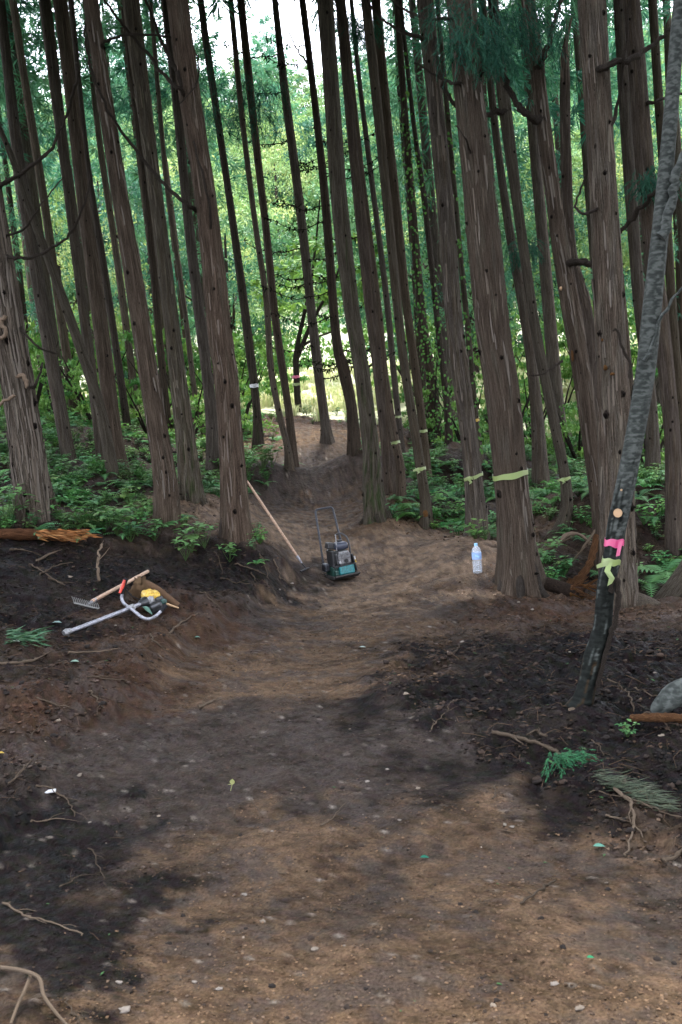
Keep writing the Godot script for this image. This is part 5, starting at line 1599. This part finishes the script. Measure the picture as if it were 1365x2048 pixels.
func make_tools() -> void:
	# tool leaning on the cedar
	var head := hit(609, 1143)
	var o := thing("leaning_rake", "rake with pale wooden handle leaning against the large cedar", "rake", head)
	var top := px(494, 962, 10.46)
	var foot := px(604, 1126, -head.z - 0.02)
	var sock := foot.lerp(top, 0.075)
	tbp("handle", o, M.wood_handle, [sock - head, sock.lerp(top, 0.5) - head, top - head], [0.0145], 12)
	tbp("socket", o, M.silver, [foot - head, foot.lerp(top, 0.09) - head], [0.009, 0.0165], 12)
	tbp("neck", o, M.steel_dark, [foot - head, Vector3(0.02, 0.03, 0.0)], [0.007, 0.006], 8)
	tbp("head_bar", o, M.steel_dark, [Vector3(-0.035, 0.02, 0.10), Vector3(0.02, 0.025, 0.0), Vector3(0.05, 0.02, -0.11)], [0.007], 8)
	for k in 9:
		var p := Vector3(-0.035, 0.02, 0.10).lerp(Vector3(0.05, 0.02, -0.11), k / 8.0)
		tbp("tine", o, M.steel_dark, [p, p + Vector3(-0.02, -0.045, -0.01)], [0.004, 0.002], 6)
	# rake lying tines up
	var h2 := hit(172, 1216)
	var r := thing("garden_rake", "rake with steel tines and wooden handle lying on the dark bank", "rake", h2)
	var d2 := -h2.z
	var a := px(149, 1206, d2 - 0.05) - h2; var b := px(199, 1218, d2 + 0.03) - h2
	tbp("head_bar", r, M.steel_tine, [a, b], [0.007], 8)
	for k in 13:
		var p := a.lerp(b, k / 12.0)
		tbp("tine", r, M.steel_tine, [p, p + Vector3(-0.004, 0.030, 0.0), p + Vector3(-0.010, 0.052, 0.012)], [0.0045, 0.004, 0.0025], 6)
	var e := hit(297, 1152) - h2 + Vector3(0, 0.03, 0)
	var s0 := px(176, 1210, d2) - h2
	var s1 := px(184, 1203, d2 + 0.06) - h2
	tbp("socket", r, M.silver, [s0, s1.lerp(e, 0.05)], [0.010, 0.017], 12)
	tbp("handle", r, M.wood_handle, [s1, s1.lerp(e, 0.5), e], [0.0150], 12)
	# brush cutter
	var eb := hit(300, 1228)
	var gb := hit(136, 1272)
	var c := thing("brush_cutter", "brush cutter with yellow engine and bent grey handlebar on the bank", "brush cutter", eb)
	var de := -eb.z; var dg := -gb.z
	var P := func(x: float, y: float, f: float) -> Vector3: return px(x, y, lerpf(dg, de, f)) - eb
	var g0: Vector3 = P.call(137, 1264, 0.0); var g1: Vector3 = P.call(262, 1216, 0.8); var g2: Vector3 = P.call(290, 1204, 1.0)
	tbp("shaft", c, M.silver, [g0, g0.lerp(g1, 0.5), g1, g2], [0.0155], 14)
	var gh_ := tbp("gear_head", c, M.alu, [P.call(143, 1261, 0.03), P.call(134, 1264, 0.0), P.call(128, 1267, -0.03)], [0.017, 0.026, 0.020], 12)
	tbp("output_shaft", gh_, M.steel_dark, [P.call(131, 1265, 0.0), P.call(140, 1276, -0.02)], [0.012, 0.008], 8)
	tbp("handlebar", c, M.silver, spline([P.call(245, 1188, 0.86), P.call(244, 1196, 0.86), P.call(248, 1206, 0.84), P.call(258, 1214, 0.82), hit_lifted(270, 1223, 0.09) - eb, hit_lifted(284, 1234, 0.05) - eb, hit_lifted(298, 1238, 0.035) - eb, hit_lifted(312, 1232, 0.05) - eb, hit_lifted(322, 1223, 0.08) - eb], 5), [0.0125], 12)
	tbp("red_lever", c, M.red, [P.call(240, 1186, 0.84), P.call(246, 1172, 0.85), P.call(250, 1160, 0.86)], [0.009, 0.014, 0.010], 10)
	tbp("grip", c, M.black_rubber, [P.call(245, 1190, 0.87), P.call(247, 1172, 0.87), P.call(254, 1156, 0.88)], [0.014, 0.018, 0.017], 12)
	tbp("grip", c, M.black_rubber, [hit_lifted(321, 1224, 0.078) - eb, hit_lifted(332, 1211, 0.12) - eb], [0.017], 12)
	bxp("clamp", c, M.alu, P.call(264, 1215, 0.81), Vector3(0.05, 0.045, 0.05), 0.010, Vector3(0, 0.4, 0.3))
	tbp("clutch_housing", c, M.black_paint, [P.call(278, 1209, 0.93), P.call(292, 1203, 1.0)], [0.022, 0.045], 14)
	var en: Vector3 = P.call(297, 1201, 1.05)
	var mb := MB.new()
	mb.lump(xyz(Basis(Vector3.BACK, 0.3), en), Vector3(0.060, 0.055, 0.06), n_a, 0.25, 2.0, 10, 16)
	part("engine", mb.mesh(), M.alu, c)
	mb = MB.new()
	mb.box(xyz(Basis.from_euler(Vector3(0.3, 0.5, -0.15)), P.call(302, 1191, 1.08)), Vector3(0.145, 0.075, 0.11), 0.030)
	mb.box(xyz(Basis.from_euler(Vector3(0.2, 0.5, 0.25)), P.call(297, 1187, 1.06)), Vector3(0.085, 0.055, 0.08), 0.022)
	part("engine_cover", mb.mesh(), M.yellow, c)
	bxp("fuel_tank", c, M.black_paint, P.call(312, 1214, 1.0), Vector3(0.11, 0.075, 0.10), 0.025, Vector3(0.1, 0.4, 0.3))
	bxp("recoil_housing", c, M.black_paint, P.call(318, 1203, 1.08), Vector3(0.07, 0.09, 0.09), 0.020, Vector3(0, 0.5, 0.1))
	bxp("primer_cap", c, M.dark_green, P.call(328, 1203, 1.03), Vector3(0.05, 0.045, 0.04), 0.018)
	tbp("throttle_cable", c, M.black_rubber, spline([P.call(248, 1170, 0.88), P.call(262, 1190, 0.9), P.call(282, 1200, 0.95), P.call(296, 1208, 1.0)], 5), [0.004], 6)
	mb = MB.new()
	mb.col = Color(0.20, 0.36, 0.30)
	var q0: Vector3 = P.call(287, 1217, 0.88)
	leaf_shape(mb, Vector3.ZERO, Vector3(0.85, -0.5, 0.25).normalized(), Vector3(0.3, 0.6, 0.6).normalized(), 0.11, 0.030)
	solo("fallen_leaf", mb.mesh(), M.leaf, eb + q0 + Vector3(0, 0.02, 0.03), "large grey green leaf lying inside the bent handlebar", "leaf")

func make_bottle() -> void:
	var at := hit(956, 1147)
	var o := thing("water_bottle", "clear plastic water bottle with blue label standing on the berm", "bottle", at)
	o.rotation = Vector3(0, 0, 0.0)
	var prof := [Vector2(0.001, 0.006), Vector2(0.036, 0.001), Vector2(0.044, 0.012)]
	for k in 12:
		var y := 0.02 + k * 0.010
		prof.append(Vector2(0.0445 + (0.0022 if k % 2 else -0.0018), y))
	for q in [Vector2(0.0455, 0.148), Vector2(0.0462, 0.205), Vector2(0.044, 0.222), Vector2(0.034, 0.245), Vector2(0.020, 0.262), Vector2(0.0145, 0.270), Vector2(0.0145, 0.276)]: prof.append(q)
	var mb := MB.new(); mb.lathe(Transform3D(), prof, 28)
	part("body", mb.mesh(), M.pet, o)
	mb = MB.new(); mb.lathe(Transform3D(), [Vector2(0.0468, 0.140), Vector2(0.0472, 0.175), Vector2(0.0475, 0.205)], 28)
	part("label_film", mb.mesh(), M.film, o)
	mb = MB.new()
	for k in 3: mb.box(xyz(Basis(), Vector3(-0.012 + k * 0.013, 0.178 - k * 0.006, 0.0465)), Vector3(0.008, 0.018, 0.002), 0.0008)
	part("label_print", mb.mesh(), M.cap_blue, o)
	mb = MB.new(); mb.lathe(Transform3D(), [Vector2(0.0165, 0.270), Vector2(0.0168, 0.288), Vector2(0.0155, 0.292), Vector2(0.0005, 0.293)], 20)
	part("cap", mb.mesh(), M.cap_blue, o)

func tape(i: int, y: float, w: float, m: Material, label: String, tail := 0.0, tilt := 0.0) -> void:
	var a := axis_at(i, y)
	tape_at(a[0], a[1], a[2], TREES[i].d, w, m, label, tail, tilt)

func tape_at(p: Vector3, r: float, up: Vector3, d: float, w: float, m: Material, label: String, tail: float, tilt: float) -> MeshInstance3D:
	var hw := w * 0.5 * d / F
	var mb := MB.new()
	var u := Vector3.RIGHT - up * up.x
	u = u.normalized()
	var v := up.cross(u)
	var n := 30
	var ring := []; var half := []
	for k in n + 1:
		var an := TAU * k / n
		ring.append(u * cos(an) * r * 1.09 + v * sin(an) * r * 1.09 + up * (tilt * cos(an) * r + 0.004 * sin(an * 5.0)))
		half.append(up * hw * (1.0 + 0.15 * sin(an * 3.0)))
	mb.ribbon(ring, half)
	if tail > 0.0:
		var f := Vector3(-0.45, 0, 1).normalized() * r * 1.12
		mb.ribbon([f, f + Vector3(-0.02, -tail * 0.35, 0.02), f + Vector3(0.0, -tail * 0.7, 0.025), f + Vector3(-0.012, -tail, 0.02)], [Vector3(hw, 0.004, 0), Vector3(hw, 0, 0), Vector3(hw * 0.9, 0, 0.004), Vector3(hw * 0.8, 0.006, 0)])
		mb.ribbon([f, f + Vector3(-0.04, -0.004, 0.015), f + Vector3(-0.07, -0.014, 0.01)], [Vector3(0, hw, 0), Vector3(0, hw * 0.8, 0), Vector3(0, hw * 0.6, 0)])
	return solo("flagging_tape", mb.mesh(), m, p, label, "tape")

func make_tapes() -> void:
	tape(23, 937, 6, M.lime, "lime tape tied round the slim trunk with split bark", 0.05, 0.0)
	tape(24, 862, 5, M.lime, "thin lime tape on the slim trunk behind its taped neighbour")
	tape(21, 885, 5, M.lime, "narrow lime tape round the curved grey stem")
	tape(27, 953, 6, M.lime, "knotted lime tape on the berm crest cedar", 0.07, 0.25)
	tape(29, 949, 11, M.lime, "wide lime tape round the biggest cedar", 0.0, 0.10)
	tape(30, 957, 6, M.lime, "knotted lime tape on the J shaped trunk", 0.05, 0.05)
	tape(28, 840, 5, M.yellow, "yellow tape round the narrow vine grown trunk")
	tape(14, 772, 7, M.white, "white tape round the dark mossy trunk")
	tape(22, 834, 4, M.lime, "faint lime tape on a thin trunk behind the reddish cedar")

func make_sapling() -> void:
	var pp := [[1150, 1446, 92], [1158, 1420, 60], [1167, 1400, 46], [1176, 1365, 40], [1187, 1314, 42], [1198, 1281, 41], [1206, 1248, 39], [1209, 1204, 38], [1214, 1160, 38], [1224, 1116, 38], [1233, 1055, 40], [1244, 1003, 41], [1266, 893, 40], [1291, 746, 41], [1306, 600, 39], [1321, 461, 35], [1340, 256, 31], [1352, 100, 29], [1362, -20, 27], [1385, -300, 22]]
	var t := {"p": pp, "d": 5.05}
	var ax := trunk_axis(t)
	var pts: Array = ax[0]; var rr: Array = ax[1]
	var base: Vector3 = pts[0]
	var o := thing("grey_sapling", "smooth grey bent sapling with pink and lime tape", "tree", base)
	tree_nodes.append({"o": o, "pts": pts.duplicate(), "rr": rr.duplicate(), "t": t})
	pts.push_front(base + Vector3(-0.03, -0.2, 0)); rr.push_front(rr[0] * 1.2)
	var mb := MB.new()
	part("trunk", build_trunk(pts, rr, base, 30, 0.0, 0.0, 5.0, 0.3, 1.0), M.smooth, o)
	var br := [[[[1320, 470], [1340, 410], [1362, 330], [1390, 250]], 22, 16], [[[1290, 720], [1305, 690], [1322, 640], [1345, 600], [1380, 560]], 9, 5], [[[1262, 760], [1262, 738], [1248, 700], [1232, 660], [1224, 662]], 8, 4], [[[1218, 1180], [1234, 1160], [1236, 1220], [1222, 1270], [1212, 1310], [1196, 1370]], 12, 9], [[[1150, 1372], [1125, 1366], [1098, 1372]], 6, 3]]
	for b in br:
		var q := []
		for p in b[0]: q.append(px(p[0], p[1], 5.0))
		part("branch", bare_branch(q, b[1] * 0.5 * 5.0 / F, b[2] * 0.5 * 5.0 / F, base), M.smooth if b[1] > 8 and b[1] != 12 else M.bark_dark, o)
	# sawn scars
	for s in [[1236, 1026, 0.022, 0.024], [1243, 980, 0.007, 0.006]]:
		mb = MB.new()
		var a := axis_at(tree_nodes.size() - 1, s[1])
		var q := px(s[0], s[1], 5.05 - a[1] * 0.97) - base
		var fd := Vector3(-0.35, 0.1, 1).normalized()
		mb.col = Color(0.5, 0.45, 0.4)
		mb.tube([q - fd * 0.03, q + fd * 0.004], [s[3] * 1.0, s[3] * 0.98], 18, false)
		part("scar_rim", mb.mesh(), M.smooth, o)
		mb = MB.new()
		mb.tube([q - fd * 0.028, q + fd * 0.002], [s[3] * 0.95, s[3] * 0.93], 18)
		part("sawn_scar", mb.mesh(), M.cut_wood, o)
	# foot roots
	for s in [[[[1150, 1432], [1120, 1440], [1098, 1448]], 34, 14], [[[1162, 1440], [1190, 1452], [1215, 1462]], 26, 12]]:
		var q := []
		for p in s[0]: q.append(px(p[0], p[1], 5.0))
		part("root", bare_branch(q, s[1] * 0.5 * 5.0 / F, s[2] * 0.5 * 5.0 / F, base), M.twig, o)
	var i := tree_nodes.size() - 1
	var a := axis_at(i, 1084)
	var pink := tape_at(a[0], a[1], a[2], 5.05, 15, M.pink, "bright pink tape round the grey sapling", 0.0, 0.12)
	a = axis_at(i, 1122)
	tape_at(a[0], a[1], a[2], 5.05, 12, M.lime, "lime tape with a hanging tail on the grey sapling", 0.11, 0.05)
	mb = MB.new()
	var e0 := px(1242, 1082, 4.97); var e1 := px(1236, 1112, 4.97)
	mb.ribbon([e0, e1], [Vector3(0.011, 0.003, 0), Vector3(0.010, 0.002, 0)])
	part("tape_end", mb.mesh(), M.pink, pink).position = -pink.position
	# two stemmed little tree at the meadow edge
	var b0 := px(600, 833, 23.0)
	var so := thing("small_tree", "small forked dark tree with pink and lime tape before the meadow", "tree", b0)
	for l in [[[[600, 840, 15], [595, 790, 14], [592, 720, 13], [597, 680, 9], [606, 640, 8], [618, 590, 7], [626, 540, 5], [634, 470, 4], [640, 400, 3]], 1], [[[592, 722, 11], [605, 690, 9], [622, 650, 8], [645, 605, 6], [668, 570, 4], [690, 500, 3]], 1], [[[608, 690, 6], [640, 672, 4], [676, 660, 3]], 1]]:
		var q := []; var w := []
		for p in l[0]:
			q.append(px(p[0], p[1], 23.0) - b0); w.append(p[2] * 0.5 * 23.0 / F)
		mb = MB.new()
		mb.col = Color(0.8, 0.8, 0.8)
		mb.tube(q, w, 10)
		part("trunk", mb.mesh(), M.bark_dark, so)
	var cr := part("crown", shrubs[0], M.leaf, so)
	cr.transform = Transform3D(Basis().scaled(Vector3(1.7, 1.1, 1.4)), px(640, 545, 23.0) - b0)
	cr.set_meta("kind", "stuff")
	tape_at(px(592, 754, 23.0), 0.085, Vector3.UP, 23.0, 5, M.pink, "pink tape on the small forked meadow tree", 0.0, 0.0)
	tape_at(px(593, 769, 23.0), 0.085, Vector3.UP, 23.0, 5, M.lime, "lime tape on the small forked meadow tree", 0.0, 0.0)

func make_wounds() -> void:
	# cut branch stubs and torn bark, parts of their trees
	for s in [[34, 1211, 735, 0.017, 0.024, "fresh_wood"], [34, 1225, 748, 0.020, 0.013, "fresh_wood"], [34, 1205, 680, 0.010, 0.012, "fresh_wood"], [32, 1145, 712, 0.012, 0.055, "fresh_wood"], [32, 1122, 577, 0.012, 0.02, "cut_wood"], [23, 852, 1028, 0.03, 0.05, "fresh_wood"], [0, 40, 752, 0.02, 0.02, "cut_wood"]]:
		var tn: Dictionary = tree_nodes[s[0]]
		var a := axis_at(s[0], s[2])
		var c := project(a[0])
		var off: float = (s[1] - c.x) * tn.t.d / F
		var dz := sqrt(maxf(0.0, a[1] * a[1] - off * off))
		var q: Vector3 = px(s[1], s[2], tn.t.d - dz) - tn.o.position
		var mb := MB.new()
		mb.col = Color(1.2, 1.0, 0.8)
		mb.lump(xyz(Basis(), q), Vector3(s[3], s[4], 0.02), n_a, 0.4, 3.0, 7, 12)
		part("wound", mb.mesh(), M[s[5]], tn.o)
	# pale broken stubs on the shaggy trunk
	for b in [[[[12, 632], [2, 645], [12, 660], [10, 672], [0, 680]], 9], [[[34, 750], [44, 752], [52, 762], [54, 775]], 10], [[[28, 790], [14, 800], [-4, 812]], 7]]:
		var q := []
		for p in b[0]: q.append(px(p[0], p[1], 9.80))
		var tn: Dictionary = tree_nodes[0]
		part("broken_stub", bare_branch(q, b[1] * 0.5 * 9.8 / F, b[1] * 0.4 * 9.8 / F, tn.o.position), M.stub, tn.o)
	# hanging cedar foliage on near branches
	for f in [[29, 930, 40, 0.5], [29, 955, 95, 0.38], [32, 1000, 60, 0.5], [32, 1065, 50, 0.5], [32, 980, 110, 0.3], [35, 1310, 360, 0.3], [31, 1045, 500, 0.3], [16, 520, 180, 0.55], [14, 440, 220, 0.75], [14, 425, 120, 0.75], [18, 690, 45, 0.35], [20, 735, 60, 0.3], [16, 505, 235, 0.5]]:
		var tn: Dictionary = tree_nodes[f[0]]
		var d: float = tn.t.d - 0.25
		var c: Vector3 = px(f[1], f[2], d) - tn.o.position
		var mb := MB.new()
		var L: float = f[3]
		for k in 95:
			var st: Vector3 = c + Vector3(rf(-0.6, 0.6), rf(-0.2, 0.5), rf(-0.4, 0.4)) * L
			var dir := Vector3(rf(-0.7, 0.7), rf(-1.0, -0.1), rf(-0.6, 0.6)).normalized()
			mb.col = Color(0.012, 0.050, 0.036).lerp(Color(0.030, 0.085, 0.052), rng.randf())
			for q in 20:
				var u := q / 20.0
				var bd := (dir + Vector3(0, -0.5 * u, 0) + Vector3(rf(-1, 1), rf(-1, 1), rf(-1, 1)) * 0.5).normalized()
				blade(mb, st + dir * L * 0.55 * u + Vector3(0, -0.22 * L * u * u, 0), bd, bd.cross(Vector3(rf(-1, 1), rf(-1, 1), 1)).normalized(), rf(0.03, 0.07), 0.0032)
		part("foliage", mb.mesh(), M.needle, tn.o).set_meta("kind", "stuff")

func _ready() -> void:
	var cam := Camera3D.new()
	cam.name = "camera"
	cam.fov = 54.4
	cam.transform = Transform3D(cam_b, cam_p)
	cam.near = 0.05
	cam.far = 400.0
	var lens := CameraAttributesPhysical.new()
	lens.frustum_focal_length = 12.0 / tan(deg_to_rad(27.2))
	lens.frustum_focus_distance = 10.0
	lens.exposure_aperture = 5.6
	lens.frustum_near = 0.05
	lens.frustum_far = 400.0
	cam.attributes = lens
	add_child(cam)
	print("fov ", cam.fov)
	var we := WorldEnvironment.new()
	we.name = "environment"
	var e := Environment.new()
	var sky := Sky.new()
	var sm := ProceduralSkyMaterial.new()
	sm.sky_top_color = Color(0.86, 0.88, 0.95)
	sm.sky_horizon_color = Color(0.95, 0.95, 0.99)
	sm.ground_bottom_color = Color(0.2, 0.2, 0.18)
	sm.ground_horizon_color = Color(0.5, 0.5, 0.5)
	sky.sky_material = sm
	e.background_mode = Environment.BG_SKY
	e.sky = sky
	e.tonemap_mode = Environment.TONE_MAPPER_LINEAR
	e.tonemap_exposure = 11.5
	e.fog_enabled = false
	e.fog_density = 0.004
	e.fog_light_color = Color(0.92, 0.96, 1.0)
	e.sdfgi_enabled = true
	e.ssao_enabled = true
	e.ssil_enabled = true
	we.environment = e
	add_child(we)
	var sun := DirectionalLight3D.new()
	sun.name = "sun"
	sun.light_energy = 0.5
	sun.light_angular_distance = 14.0
	sun.light_color = Color(1.0, 0.97, 0.92)
	sun.shadow_enabled = true
	sun.rotation_degrees = Vector3(-66, 160, 0)
	add_child(sun)

	rng.seed = 11
	n_a = noise(0.9, 1, 3)
	n_b = noise(3.0, 2, 3)
	n_c = noise(9.0, 3, 3)
	n_d = noise(22.0, 4, 2)
	make_materials()
	make_lattice()
	make_ground()
	make_foliage()
	make_trees()
	make_background()
	make_wounds()
	make_sapling()
	make_tapes()
	make_understory()
	make_debris()
	make_compactor()
	make_tools()
	make_bottle()
	print("built ", Time.get_ticks_msec())
